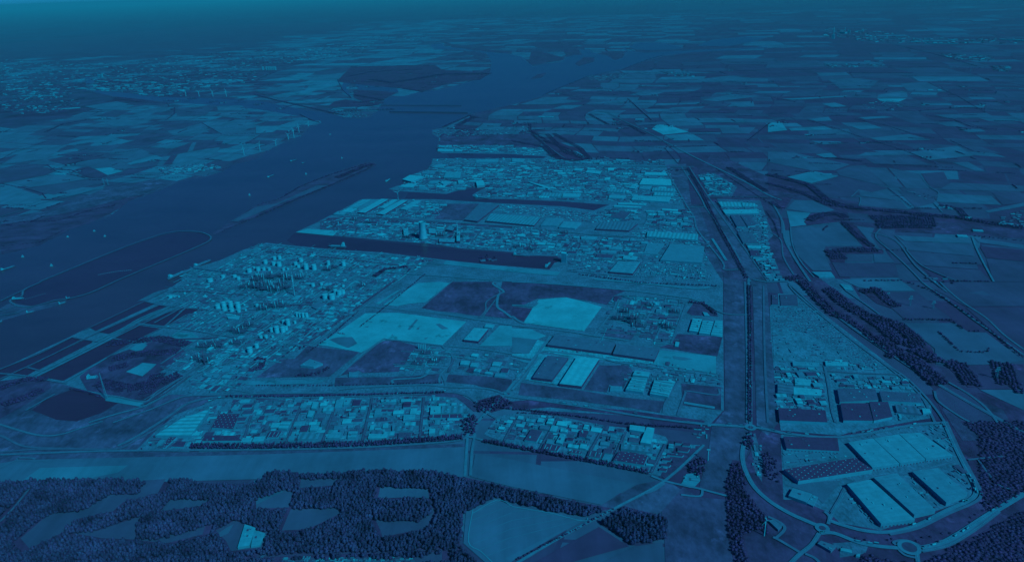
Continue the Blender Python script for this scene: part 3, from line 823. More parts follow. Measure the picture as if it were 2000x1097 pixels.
# ---------------------------------------------------------------- buildings
ZN = {'A': 'the block above the strip field', 'B': 'the block by the diagonal road', 'C': 'the ring-road block',
      'D': 'the plots below the storage yard', 'E': 'the plots beside the sand lots', 'F': 'the cooling-tower peninsula',
      'G': 'the farthest port peninsulas', 'H': 'the yards right of the docks', 'I': 'the canal-side strip',
      'J': 'the refinery', 'K': 'the wooded foreground', 'L': 'the right-hand farmland', 'M': 'the far-bank town', 'N': 'the far right skyline',
      'P': 'the lower left plantation', 'Q': 'the square wood', 'R': 'the lower right woods', 'S': 'the shelter belts', 'T': 'the country hedges', 'U': 'the industrial yards'}
# landmarks that place look-alikes inside a zone (pixels of the photograph)
LM = {'A': [(345, 830, 'the bright ribbed roof'), (440, 822, 'the dotted black roof'), (520, 820, 'the left service road'), (610, 800, 'the two slim white halls'), (680, 800, 'the L-shaped white hall'), (760, 790, 'the twin roofs at the block top'), (800, 840, 'the lower edge middle'), (880, 800, 'the large white hall at the right end'), (700, 845, 'the hedge side middle'), (560, 845, 'the hedge side left half')],
      'B': [(985, 840, 'the left end'), (1040, 840, 'the dark courtyard hall'), (1100, 850, 'the small pale tower hall'), (1140, 850, 'the dark flat roof'), (1180, 880, 'the striped dark roofs'), (1210, 840, 'the small dark roof at the top'), (1250, 850, 'the two bright white halls'), (1310, 880, 'the row of dark houses'), (1240, 890, 'the black dotted roof'), (1340, 930, 'the small pale yard')],
      'C': [(1570, 890, 'the black flat roof'), (1670, 850, 'the three joined bays'), (1780, 840, 'the top road'), (1850, 850, 'the ring road bend top'), (1870, 925, 'the shortest slanting warehouse'), (1680, 1000, 'the leftmost slanting warehouse'), (1800, 960, 'the gap between slanting warehouses')],
      'D': [(1540, 620, 'the top left corner of the storage yard'), (1600, 640, 'the upper storage yard'), (1660, 680, 'the storage yard centre'), (1560, 690, 'the left storage yard edge'), (1710, 710, 'the storage yard tip'), (1540, 725, 'the two halls under the storage yard'), (1580, 760, 'the bright ribbed hall'), (1550, 785, 'the black roof at the lower left'), (1650, 740, 'the pale sand plot'), (1730, 745, 'the upper right plot'), (1790, 780, 'the right end of the plots'), (1680, 790, 'the dark twin roofs')],
      'E': [(700, 730, 'the bright strip left'), (830, 700, 'the small chemical plant'), (900, 700, 'the pair of white halls'), (970, 715, 'the row of small halls at the ditch'), (935, 655, 'the white oblong hall on sand'), (1080, 700, 'the dull oblong warehouse'), (1150, 680, 'the long grey warehouse'), (1240, 720, 'the sand lot at the right'), (1250, 750, 'the bright striped halls'), (1330, 740, 'the trailer rows'), (1220, 590, 'the tall lattice mast'), (1250, 630, 'the dark columns of the plant'), (1310, 620, 'the right plant fence'), (1380, 640, 'the bright ribbed roofs by the long grass strip'), (1200, 650, 'the plant lawns')],
      'F': [(640, 430, 'the peninsula tip'), (700, 410, 'the long white sheds'), (800, 410, 'the turbine'), (850, 420, 'the dark field'), (700, 450, 'the sand quay'), (770, 450, 'the works left of the tower'), (827, 460, 'the cooling tower'), (890, 460, 'the tall pale block'), (960, 470, 'the quay right of the tower'), (980, 420, 'the ribbed long hall'), (1040, 410, 'the scrap heaps'), (1030, 470, 'the dock side works'), (1090, 470, 'the white silo'), (1130, 450, 'the junction road'), (1160, 470, 'the works behind the silo')],
      'G': [(860, 297, 'the far basin quay'), (960, 297, 'the far basin middle'), (1050, 297, 'the far basin end'), (800, 350, 'the brightest white roof at the tip'), (860, 330, 'the ribbed hall near the tip'), (930, 350, 'the tall white block'), (880, 365, 'the curved tip quay'), (960, 375, 'the scrap yard'), (1000, 340, 'the middle yards'), (1050, 340, 'the long slanting hall'), (1100, 350, 'the dark scrap fields'), (1060, 380, 'the second dock quay'), (1150, 330, 'the white hall at the top road'), (1200, 360, 'the left side of the white hall rows'), (1270, 350, 'the bright white hall rows'), (1000, 320, 'the top road left half'), (1200, 325, 'the top road right half'), (1250, 390, 'the lower white halls'), (900, 255, 'the village'), (930, 315, 'the narrow pier')],
      'H': [(1130, 500, 'the white silo'), (1200, 480, 'the small dark flat roof'), (1230, 500, 'the double white hall'), (1270, 490, 'the rounded pale plot'), (1340, 500, 'the huge pale hall'), (1310, 460, 'the long ribbed hall'), (1300, 430, 'the gridded yards'), (1330, 430, 'the right-hand gridded yards'), (1210, 430, 'the dark U-shaped hall'), (1210, 535, 'the ribbed hall by the hedge'), (1280, 535, 'the trailer rows left'), (1350, 535, 'the trailer rows right'), (1390, 520, 'the right corner'), (1170, 530, 'the dock head'), (1180, 405, 'the second dock end')],
      'I': [(1390, 350, 'the cluster by the top crossing'), (1410, 370, 'the lower cluster'), (1440, 400, 'the ribbed halls'), (1450, 430, 'the twin dark halls'), (1470, 470, 'the dull ribbed hall'), (1490, 500, 'the small black roof'), (1505, 530, 'the lower end')],
      'J': [(380, 530, 'the jetty root'), (430, 520, 'the quay edge tanks'), (480, 500, 'the upper left quay'), (540, 510, 'the big tank cluster'), (590, 520, 'the right tank group'), (660, 520, 'the last pair of big tanks'), (640, 490, 'the dock edge left'), (760, 510, 'the dock edge middle'), (830, 515, 'the dock edge right'), (750, 530, 'the dark copse'), (500, 550, 'the dark process area'), (575, 565, 'the tall pale chimney'), (640, 575, 'the pair of fat tanks'), (720, 560, 'the upper right yards'), (680, 590, 'the ditch corner'), (440, 595, 'the four-tank row'), (400, 570, 'the small lone tanks'), (350, 570, 'the shoreline yards'), (530, 590, 'the lower process area'), (590, 615, 'the small tank row'), (540, 640, 'the mixed tank rows'), (640, 620, 'the yards above the ditch'), (470, 650, 'the lower left process area'), (400, 680, 'the dark chimneys'), (400, 640, 'the left flare yards'), (350, 640, 'the pale cleared patch'), (490, 680, 'the lone large tank'), (560, 680, 'the yards above the fan garden'), (440, 720, 'the gate yards'), (350, 720, 'the lower fence')],
      'K': [(480, 1045, 'the farm roofs'), (600, 1092, 'the bottom edge left'), (750, 1092, 'the bottom edge middle'), (1640, 1075, 'the small hall between roundabouts'), (1515, 1025, 'the turbine clearing')],
      'L': [(1210, 148, 'the dyke village'), (1740, 205, 'the village on the plain'), (1980, 430, 'the village at the right edge'), (1800, 380, 'the farmyard by the creek'), (1880, 450, 'the farms by the dark belt'), (1640, 560, 'the nursery roofs')],
      'M': [(390, 325, 'the bank village'), (340, 330, 'the left end of the bank village'), (430, 325, 'the point of the bank village'), (680, 223, 'the village at the bridge'), (190, 170, 'the town harbour'), (270, 165, 'the town centre'), (80, 180, 'the left town edge'), (500, 130, 'the tower blocks')],
      'N': [(1640, 60, 'the power station'), (1800, 80, 'the long white greenhouses'), (1980, 75, 'the right edge'), (1700, 120, 'the plain')],
      'P': [(40, 1090, 'the bottom left corner'), (120, 1090, 'the first bottom bend'), (200, 1090, 'the bottom edge, left quarter'), (280, 1090, 'the small mast'), (350, 1085, 'the path end'), (420, 1085, 'the farm fence'), (530, 1080, 'the farm roofs'), (610, 1075, 'the parked rows'), (700, 1075, 'the middle bottom track'), (790, 1070, 'the right bottom track'), (860, 1060, 'the wood corner by the striped field'), (900, 1085, 'the striped field foot'), (100, 1040, 'the longest clearing'), (300, 1040, 'the lowest clearing'), (560, 1030, 'the square clearing'), (760, 1030, 'the curved clearing'), (880, 1000, 'the striped field edge'), (400, 1050, 'the streaked clearing')],
      'Q': [(1190, 1025, 'the left corner'), (1215, 1000, 'the road side'), (1260, 1010, 'the top'), (1290, 1020, 'the right edge'), (1240, 1050, 'the lower edge'), (1280, 1050, 'the lower right corner')],
      'R': [(1440, 960, 'the track end'), (1450, 1000, 'the middle of the roadside wood'), (1480, 1040, 'the turbine clearing'), (1450, 1090, 'the bottom of the roadside wood'), (1700, 1095, 'the bottom edge by the roundabout'), (1800, 1090, 'the big roundabout'), (1850, 1060, 'the curved avenue'), (1900, 1080, 'the lower right corner, inner part'), (1980, 1060, 'the lower right corner'), (1950, 900, 'the right edge above the avenue')],
      'S': [(600, 870, 'the strip field'), (1100, 890, 'the diagonal field'), (1466, 700, 'the long grass strip'), (600, 775, 'the ditch road'), (1100, 1040, 'the diagonal farm road')],
      'T': [(1600, 620, 'the motorway bend'), (1750, 700, 'the motorway middle'), (1850, 760, 'the lower motorway'), (1850, 680, 'the C-shaped hedge')],
      'U': [(1560, 750, 'the storage yard'), (1850, 900, 'the ring road'), (600, 820, 'the strip field block'), (1200, 860, 'the diagonal road block')]}
FOOT = []
for l in STREETS.split('\n'):
    c, t, w, s = l.split('|'); P = wp(int(c), s)
    for a, b_ in zip(P, P[1:]):
        n = int((b_-a).length/60)+1
        for i in range(n):
            p, q = a.lerp(b_, i/n), a.lerp(b_, (i+1)/n); d = (q-p).normalized()*7; nv = Vector((-d.y, d.x, 0)); FOOT.append(([p-nv, q-nv, q+nv, p+nv], (p+q)/2, (q-p).length/2+7))
unit_me = {}
def unit_box():
    if 'b' not in unit_me:
        b_ = MB(); b_.box((0, 0, 0), (1, 1, 1)); o = b_.build('x', []); unit_me['b'] = o.data; bpy.data.objects.remove(o)
    return unit_me['b']
def unit_child(name, parent, loc, size, rz, mat):
    key = ('u', mat.name)
    if key not in unit_me:
        me = unit_box().copy(); me.materials.append(mat); unit_me[key] = me
    o = bpy.data.objects.new(name, unit_me[key]); COL.objects.link(o); o.parent = parent
    o.location = loc; o.scale = size; o.rotation_euler = (0, 0, rz); return o
def building(Q, t, h, flags='', zone='E', label=None, name='warehouse', cat='warehouse', wall=None):
    """Q: four world corners of the eaves"""
    c = sum(Q, Vector())/4; c.z = 0
    e0 = Q[1]-Q[0]; e1 = Q[2]-Q[1]
    if e0.length < e1.length: Q = Q[1:]+Q[:1]; e0, e1 = e1, e0
    ang = math.atan2(e0.y, e0.x); co, si = math.cos(-ang), math.sin(-ang)
    L = [((p.x-c.x)*co-(p.y-c.y)*si, (p.x-c.x)*si+(p.y-c.y)*co) for p in Q]
    area = sum(L[i][0]*L[(i+1) % 4][1]-L[(i+1) % 4][0]*L[i][1] for i in range(4))
    if area < 0: L = [L[1], L[0], L[3], L[2]]
    root = empty(name, (c.x, c.y, 0), ang)
    FOOT.append(([Vector((p.x, p.y, 0)) for p in Q], c, max((p-c).length for p in Q)))
    px, py, k = proj((c.x, c.y, h)); big = e0.length/k*F
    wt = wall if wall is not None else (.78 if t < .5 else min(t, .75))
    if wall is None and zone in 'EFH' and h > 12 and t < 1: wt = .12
    kind = 'ribbed' if 'r' in flags else 'roofing'
    wl = MB(); wl.v = [(x, y, 0) for x, y in L]+[(x, y, h) for x, y in L]
    wl.f = [(i, (i+1) % 4, 4+(i+1) % 4, 4+i) for i in range(4)]; wl.m = [0]*4
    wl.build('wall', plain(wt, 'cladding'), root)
    nb = max(1, min(8, round(e1.length/38))) if 'f' not in flags else 1
    rise = 0.0 if 'f' in flags else min(.9, e1.length/nb*.02)
    rf = MB(); A, B_, C_, D_ = [Vector((x*1.004, y*1.004, h)) for x, y in L]
    rows = []
    for i in range(nb*2+1):
        s = i/(nb*2); z = rise if i % 2 else 0
        rows.append((A+(D_-A)*s+Vector((0, 0, .5+z)), B_+(C_-B_)*s+Vector((0, 0, .5+z))))
    n = 0
    for a, b_ in rows: rf.v += [a, b_]
    for i in range(len(rows)-1): rf.f.append((2*i, 2*i+1, 2*i+3, 2*i+2)); rf.m.append(0)
    m0 = len(rf.v); K = len(rows)-1
    rf.v += [A, B_, C_, D_]
    rf.f += [(m0, m0+1, 1, 0), (m0+2, m0+3, 2*K, 2*K+1)]
    rf.f += [tuple([m0+1, m0+2]+[2*i+1 for i in range(K, -1, -1)]), tuple([m0+3, m0]+[2*i for i in range(0, K+1)])]; rf.m += [0]*4
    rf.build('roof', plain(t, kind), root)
    bil = lambda u, v: (A*(1-u)+B_*u)*(1-v)+(D_*(1-u)+C_*u)*v
    rnd = random.Random(int(c.x)*7+int(c.y))
    if 's' in flags:
        nu, nv = max(3, int(e0.length/16)), max(2, int(e1.length/16)); cnt = 0; rest = MB()
        for i in range(nu):
            for j in range(nv):
                p = bil((i+.5)/nu, (j+.5+(.25 if i % 2 else -.2))/nv)
                if cnt < 100: unit_child('skylight', root, (p.x, p.y, h+.4+rise), (3.4, 2.4, .8), 0, plain(1.0, 'skylight'))
                else: rest.box((p.x, p.y, h+.4+rise), (3.4, 2.4, .8))
                cnt += 1
        if rest.v: rest.build('skylight', plain(1.0, 'skylight'), root)['kind'] = 'stuff'
    elif big > 22 and 'n' not in flags:
        for i in range(rnd.randint(2, 6) if big > 40 else rnd.randint(1, 2)):
            p = bil(rnd.uniform(.1, .9), rnd.uniform(.15, .85)); s = rnd.uniform(2.5, 5.5)
            unit_child('rooftop_unit', root, (p.x, p.y, h+.4), (s*rnd.uniform(1, 1.8), s, rise+rnd.uniform(1.2, 2.4)), 0, plain(rnd.choice([.25, .8, .95]), 'skylight'))
    if 'l' in flags:                         # long rooflights across the roof
        for i in range(max(3, int(e0.length/26))):
            u = (i+.5)/max(3, int(e0.length/26)); p = bil(u, .5)
            unit_child('skylight', root, (p.x, p.y, h+.6), (2.2, e1.length*.8, rise+.5), 0, plain(.45 if t > .6 else .95, 'skylight'))
    if 'd' in flags:
        best = max(range(4), key=lambda i: -(lambda m_: (m_.y*1.0))(Vector((L[i][0]+L[(i+1) % 4][0], L[i][1]+L[(i+1) % 4][1], 0)).normalized() @ Matrix.Rotation(-ang, 3, 'Z')))
        a, b_ = Vector((*L[best], 0)), Vector((*L[(best+1) % 4], 0)); d = b_-a; nd = max(3, min(24, int(d.length/11)))
        rz = math.atan2(d.y, d.x)
        for i in range(nd):
            p = a+d*((i+.5)/nd); unit_child('dock_door', root, (p.x, p.y, .8), (4.2, 1.2, 4.2), rz, plain(.15, 'door'))
    for x_ in (root,):
        big_w = 'huge' if e0.length > 260 else ('long' if e0.length > 2.6*e1.length else ('large' if e0.length > 110 else 'small'))
        tw = 'dark' if t < .2 else ('dull' if t < .55 else ('pale' if t < .82 else 'bright'))
        ext = ''
        if label: thing(root, label, cat)
        else: thing(root, f'{big_w} {tw} {"ribbed " if "r" in flags else ""}{cat}', cat, None, zone)
    return root
BD = '''16|.78|12|d|C|625,165 820,135 1025,330 815,362|wide pale warehouse bay beside the dark dotted roof inside the ring road
16|.8|12|d|C|824,135 1020,102 1226,294 1031,328|middle bay of the three joined pale warehouses inside the ring road
16|.82|12|d|C|1024,100 1190,90 1440,265 1232,293|right-hand bay of the three joined pale warehouses near the ring road bend
16|.7|6|f|C|1290,145 1340,135 1410,190 1385,212|
16|.04|14|sf|C|125,375 680,285 815,375 235,465|long black warehouse with rows of white rooflight dots and white end wall
16|.82|13|d|C|615,490 800,455 1145,765 882,798|leftmost of three long slanting warehouses at the foot of the ring road
16|.7|13||C|825,440 1005,405 1305,690 1140,728|middle of three long slanting warehouses at the foot of the ring road
16|.68|13||C|1125,392 1325,365 1555,560 1390,632|rightmost and shortest of three slanting warehouses at the ring road bend
16|.72|9||C|195,520 345,565 300,632 160,580|
16|.7|6|f|C|347,572 390,590 352,660 303,638|
16|.05|10|df|C|120,120 540,130 555,232 145,212|black flat roofed warehouse with white walls just below the crossroads road
16|.55|7||K|5,775 40,765 110,810 80,845|
16|.55|8||K|385,950 415,930 530,970 490,1010|pale hall with dark side between the two roundabouts
16|.85|5||K|570,985 650,1000 655,1025 565,1005|
16|.85|5||K|690,1035 720,1030 715,1055 685,1050|
0|.05|11|f|D|1520,796 1612,801 1616,824 1523,820|
12|.36|11||D|540,830 835,835 860,920 560,935|
12|.33|11||D|867,850 1180,870 1200,940 890,925|
12|.05|11|f|D|565,945 780,945 818,1080 588,1078|
12|.1|11|f|D|790,932 935,935 970,1050 825,1080|
12|.5|8|r|D|990,955 1150,970 1200,1030 1005,1010|
12|.9|8||D|445,615 620,625 625,655 450,650|
12|.75|7||D|190,620 400,628 395,660 195,650|
12|.55|9|r|D|75,790 198,790 198,870 75,860|
12|.95|9||D|200,820 420,840 415,885 200,875|
12|.92|8||D|210,755 335,760 330,808 210,800|
12|.3|4|rf|D|92,100 225,100 235,190 100,185|
12|.22|4|f|D|30,100 80,100 80,180 30,175|
12|.95|7||D|1200,985 1260,990 1270,1020 1210,1025|
12|.8|5|rf|L|560,15 640,28 665,68 600,60|
8|.75|6||L|340,1020 490,1020 520,1060 400,1060|
11|.98|12|n|E|505,585 680,600 540,812 370,793|brightest white oblong warehouse between the two ditches in the middle plots
11|.42|12||E|275,575 440,590 310,762 160,745|dull oblong warehouse directly left of the brightest white one
11|.48|12||E|340,410 810,475 770,555 275,490|
11|.5|12||E|818,482 1150,520 1110,605 787,560|
11|.95|9|r|E|1410,285 1480,292 1450,390 1380,380|
11|.92|9|r|E|1488,300 1570,310 1540,408 1457,400|
11|.88|4|r|E|1585,300 1640,305 1640,430 1548,415|
11|.9|9||E|960,690 1075,705 1060,738 940,725|
11|.92|10|rl|E|940,740 1055,752 1020,860 885,840|
11|.9|10|rl|E|1110,765 1270,775 1215,895 1075,870|
11|.75|5|f|E|770,810 860,815 860,850 762,848|
11|.95|6||E|1275,465 1305,470 1295,505 1268,500|
11|.06|4|f|J|800,110 840,112 815,155 790,150|
11|.85|7||J|1100,152 1150,158 1145,185 1098,180|
11|.85|5||E|1485,235 1520,240 1545,268 1500,262|
10|.9|11||E|1700,358 1810,367 1730,463 1617,450|
10|.88|8||E|1795,328 1860,335 1840,358 1778,350|
10|.88|8||E|1600,612 1670,617 1655,648 1590,640|
10|.86|8||E|1682,627 1740,635 1720,663 1667,655|
10|.88|7||E|1850,622 1920,627 1893,655 1837,650|
10|.75|7||E|1832,662 1898,667 1877,692 1817,688|
10|.75|7||E|1870,708 1945,717 1940,738 1857,733|
10|.2|7|f|E|1920,670 1975,675 1960,708 1905,703|
10|.7|6||E|725,702 800,707 790,738 722,736|
10|.7|10||J|420,600 520,635 450,662 345,650|
10|.55|6||J|425,190 485,165 548,172 470,215|
9|.9|8||J|1770,267 1870,267 1860,293 1775,285|
9|.7|7||J|1590,702 1708,720 1690,748 1582,730|
9|.75|7||J|1740,655 1800,652 1785,685 1725,690|
6|.85|10||F|830,457 900,455 785,520 722,517|
6|.7|10||F|905,457 965,455 850,515 795,520|
6|.97|11||F|975,452 1035,455 850,560 790,555|
6|.93|10||F|1065,457 1102,458 1002,525 962,520|
6|.97|11||F|1130,462 1180,465 1000,573 940,567|
6|.92|10||F|1240,465 1285,467 1172,538 1122,530|
6|.95|8||F|722,520 790,525 742,558 662,550|
6|.82|8||F|640,547 708,552 680,578 602,570|
6|.48|12||F|1740,492 1895,497 1725,626 1622,613|
0|.8|11|r|F|959,417 1056,424 1043,440 949,431|
7|.7|10||F|270,598 402,602 348,663 222,658|
7|.82|10||F|405,627 540,637 490,683 365,672|
7|.6|11|r|H|700,627 980,642 910,698 652,684|
7|.28|7|f|H|760,595 880,607 925,560 850,547|
7|.9|10|r|H|1060,702 1450,727 1445,773 1050,743|
7|.68|9|f|H|1235,802 1500,822 1480,950 1155,928|
7|.72|4|f|H|1055,795 1190,800 1125,885 1025,878|
7|.82|11|l|H|830,937 1000,947 940,1033 757,1018|
7|.98|10||G|1040,245 1200,247 1212,268 1030,265|
7|.98|11||G|1020,290 1238,300 1243,348 992,338|
7|.9|8||G|940,340 990,345 960,373 912,368|
7|.8|8||G|1000,352 1090,352 1070,378 990,373|
7|.87|9|r|G|1100,365 1270,370 1275,393 1090,388|
7|.82|9|r|G|760,372 893,376 870,403 742,395|
7|.92|9|r|G|1110,400 1270,405 1258,430 1100,425|
7|.87|9||G|760,422 890,426 862,448 752,444|
7|.92|11||G|950,425 1240,437 1220,476 930,458|
7|.95|7||H|830,480 1050,487 1040,500 825,492|
7|.95|7||H|800,500 1010,512 1000,522 792,512|
7|.82|8|r|G|240,405 398,407 380,438 222,428|
7|.88|8||G|402,407 540,411 520,438 392,436|
7|.95|8||G|130,322 150,320 308,365 280,373|
7|.9|7||G|490,212 560,216 540,235 480,230|
7|.96|8||G|590,227 700,236 680,258 572,245|
7|.82|7||H|540,742 665,747 650,768 540,763|
7|.82|7||H|765,820 862,826 850,845 752,840|
7|.75|7||H|700,850 812,856 800,873 690,868|
7|.9|8||H|872,892 980,900 960,928 862,918|
7|.18|7|f|H|665,880 790,888 780,912 655,905|
7|.88|8|r|I|1605,475 1780,477 1798,513 1630,511|
7|.92|8|r|I|1787,480 1890,486 1908,511 1802,511|
7|.97|9||I|1640,537 1900,533 1928,563 1662,568|
7|.35|9||I|1700,577 1770,577 1828,668 1752,666|
7|.35|9||I|1778,577 1850,577 1898,658 1838,666|
7|.45|9|r|I|1760,717 1870,717 1918,798 1802,796|
7|.96|7||I|1832,817 1940,817 1945,838 1842,834|
7|.12|8|f|I|1852,852 1915,852 1933,898 1862,894|
7|.8|6||I|1872,907 1980,912 1984,924 1882,920|
7|.88|6||I|1460,285 1490,285 1500,302 1468,302|
7|.9|6||I|1500,280 1540,280 1550,305 1512,305|
7|.82|7||G|810,142 920,146 918,160 810,155|
7|.82|7||G|0,135 100,142 82,168 0,163|
6|.95|7||G|1420,62 1540,66 1535,84 1415,80|
6|.92|7||G|1428,36 1500,39 1492,50 1422,48|
6|.92|7||G|1552,66 1615,69 1602,84 1547,81|
6|.6|8|r|G|1730,36 1890,37 1880,50 1720,48|
6|.82|8||G|1722,147 1890,143 1880,165 1712,165|
6|.82|8||G|1400,187 1480,182 1460,205 1372,205|
6|.76|8||G|1485,202 1560,197 1540,215 1465,215|
6|.99|12||G|1140,300 1200,266 1308,280 1210,318|
6|.96|9||G|1180,332 1258,332 1220,363 1112,358|
6|.86|10|r|G|1480,242 1600,242 1588,290 1462,285|
6|.7|9||G|1300,237 1400,237 1382,258 1292,255|
6|.9|9||G|1427,320 1480,311 1528,320 1460,338|
6|.96|10||G|1572,308 1612,306 1625,325 1577,328|
6|.98|16|f|G|1712,312 1770,307 1783,345 1722,350|
6|.8|8||G|1362,312 1430,312 1410,330 1342,328|
6|.9|15|f|F|1148,682 1185,682 1190,735 1152,740|
6|.85|12|f|F|1345,682 1400,687 1400,720 1345,718|
6|.72|14||F|1505,662 1560,667 1530,698 1482,690|
6|.95|14|f|F|1563,705 1590,705 1590,780 1563,780|
6|.8|11||F|1430,760 1550,767 1545,790 1425,785|
6|.82|9||F|895,680 960,686 950,702 888,698|
7|1.1|50|f|H|386,862 425,868 422,880 384,876|tall white silo block standing at the head of the dark dock
15|.97|11|n|B|920,28 1038,43 1032,84 915,65|
15|.97|11|n|B|1050,46 1110,55 1082,178 1000,163|
15|.66|9|r|B|855,172 1098,207 1094,243 847,213|
15|.05|9|sf|B|830,237 1058,267 1028,340 790,303|black warehouse roof with white rooflight dots beside the plantation hedge
15|.2|8||B|150,62 238,76 190,158 97,145|
15|.88|8||B|380,97 420,105 390,175 342,163|
15|.1|8|lf|B|250,172 380,192 350,233 227,220|
15|.1|8|f|B|530,67 598,76 573,128 520,115|
15|.62|8||B|602,77 650,86 610,138 577,130|
15|.1|6|lf|B|510,147 590,157 585,170 505,160|
15|.12|6|lf|B|490,167 595,181 590,191 485,178|
15|.15|7|lf|B|470,222 545,236 540,254 442,244|
15|.2|6|rlf|B|600,227 728,247 700,288 582,270|
15|.72|7||B|722,257 775,264 750,308 700,298|
15|.15|7|f|B|760,72 818,80 815,95 755,85|
15|.1|6|f|B|1280,152 1330,157 1325,174 1270,169|
15|.08|6|f|B|1340,167 1395,174 1385,193 1327,187|
15|.12|6|f|B|1290,202 1385,216 1370,238 1290,229|
15|.08|6|f|B|1212,247 1340,262 1325,274 1206,261|
15|.1|6|f|B|1165,328 1240,338 1225,352 1158,344|
15|.08|6|f|B|1150,362 1210,371 1200,389 1146,380|
15|.12|6|f|B|1175,285 1245,290 1235,308 1168,302|
0|.95|12|r|A|352,818 410,798 372,850 303,850|brightest ribbed warehouse roof at the left end of its block
0|.06|9|sf|A|428,808 468,808 455,837 413,834|
13|.05|8|f|A|1600,112 1830,112 1885,150 1572,153|
13|.1|6|sf|A|1320,122 1378,122 1288,203 1266,203|
13|.12|6|f|A|1380,155 1450,160 1430,200 1330,195|
10|.92|9||A|445,932 490,937 470,988 430,983|
10|.92|9||A|412,1002 460,1007 435,1053 397,1048|
10|.85|9||A|690,905 745,903 720,958 680,958|
10|.8|8||A|628,918 690,912 668,978 612,978|
10|.92|7||A|972,917 1093,917 1090,935 975,933|
10|.92|7||A|1132,912 1243,912 1240,933 1127,933|
10|.45|8|r|A|902,952 1088,956 1083,983 902,983|
10|.14|7|f|A|927,992 1078,992 1073,1010 917,1008|
10|.87|8||A|1152,1035 1243,1032 1238,1068 1147,1073|
10|.94|10||A|1362,970 1440,967 1440,1023 1357,1028|
10|.7|9|r|A|1447,967 1612,962 1617,1018 1443,1023|
10|.1|8|lf|A|1352,1037 1598,1028 1608,1058 1347,1058|
14|.92|9|r|A|202,2 278,2 240,63 172,55|
14|.87|8||A|430,27 490,32 473,73 417,70|
14|.1|7|lf|A|102,82 198,82 170,124 82,124|
14|.7|8|r|A|342,87 500,87 480,138 322,138|
14|.82|8||A|592,87 668,87 653,128 552,128|
14|.82|8|r|A|722,77 795,77 778,128 712,128|
14|.88|7||A|882,97 1028,102 1018,130 872,133|
14|.66|8|rl|A|1062,32 1228,32 1223,73 1062,73|
14|.28|7|f|A|1112,87 1213,87 1203,128 1107,128|
14|.97|8||A|1352,57 1398,57 1393,93 1347,96|
0|.85|9||K|478,1023 499,1030 487,1064 464,1068|
0|.8|7||K|497,1034 518,1041 508,1064 490,1066|'''
bn = 0
for l in BD.split('\n'):
    c, t, h, fl_, z, s, lab = l.split('|'); h = float(h)*1.15
    building(wp(int(c), s, h), float(t), h, fl_, z, lab or None)
# far buildings given by a front edge and a depth
FE = '''1|.9|45,700 190,688|60|10|M
1|.75|350,692 450,694|50|9|M
1|.8|582,690 660,692|70|9|M
1|.95|745,690 803,696|120|14|M
1|.9|750,632 820,636|60|14|M
1|.85|160,748 300,746|50|9|M
1|.8|310,745 390,745|40|9|M
1|.95|450,852 620,840|60|7|M
1|.85|940,656 1040,660|50|10|M
1|.85|1060,640 1210,641|40|10|M
1|.85|1000,690 1100,688|60|10|M
1|.9|1120,690 1240,692|60|10|M
1|.92|1340,657 1460,654|50|10|M
1|.8|755,580 768,580|40|60|M
1|.8|775,580 790,580|40|60|M
1|.8|1760,535 1840,533|60|10|M
1|.75|880,628 990,624|50|10|M
1|.75|1560,678 1640,672|50|10|M
4|.85|555,250 600,252|90|40|N
4|.8|620,240 640,240|60|60|N
4|.9|500,270 520,270|60|110|N
4|.8|690,240 745,240|80|25|N
4|.95|1115,325 1190,325|90|14|N
4|.85|1200,318 1400,320|90|14|N
4|.85|1400,308 1480,308|90|14|N
4|.75|1220,338 1480,340|80|14|N
4|.85|1560,332 1660,331|80|14|N
4|.85|1800,305 1995,315|80|14|N
4|.8|750,478 800,478|60|10|N
4|.8|870,475 900,475|50|10|N
4|.85|1250,702 1290,702|60|9|N
4|.85|1325,704 1355,704|60|9|N
2|.9|1695,228 1740,226|150|14|M
2|.75|550,350 610,345|70|12|M
2|.8|720,340 800,342|90|12|M
3|.85|200,910 250,912|60|8|G
3|.8|255,910 315,912|50|8|G
3|.75|960,932 1030,932|60|8|L
8|.85|1480,745 1560,750|40|7|L
8|.85|1600,700 1680,705|30|7|L
8|.8|1430,530 1440,530|30|6|L
8|.9|1540,602 1595,606|30|7|L
8|.8|1800,648 1920,655|30|7|L
8|.7|420,262 500,262|30|7|L
5|.8|415,262 500,262|60|7|M'''
for l in FE.split('\n'):
    c, t, s, dep, h, z = l.split('|'); h = float(h)
    a, b_ = wp(int(c), s, h); d = (b_-a).normalized(); nv = Vector((-d.y, d.x, 0))
    if nv.y < 0: nv = -nv
    building([a, b_, b_+nv*float(dep), a+nv*float(dep)], float(t), h, 'n', z, None, 'industrial_building', 'building')
# pale slab blocks of flats far off, upper left
for i, x in enumerate((50, 78, 95, 112, 130, 146)):
    a = gp(*cc(2, x, 548), 0); building([a, a+Vector((38, 4, 0)), a+Vector((36, 24, 0)), a+Vector((-2, 20, 0))], .9, 75, 'n', 'M', None, 'tower_block', 'flats')
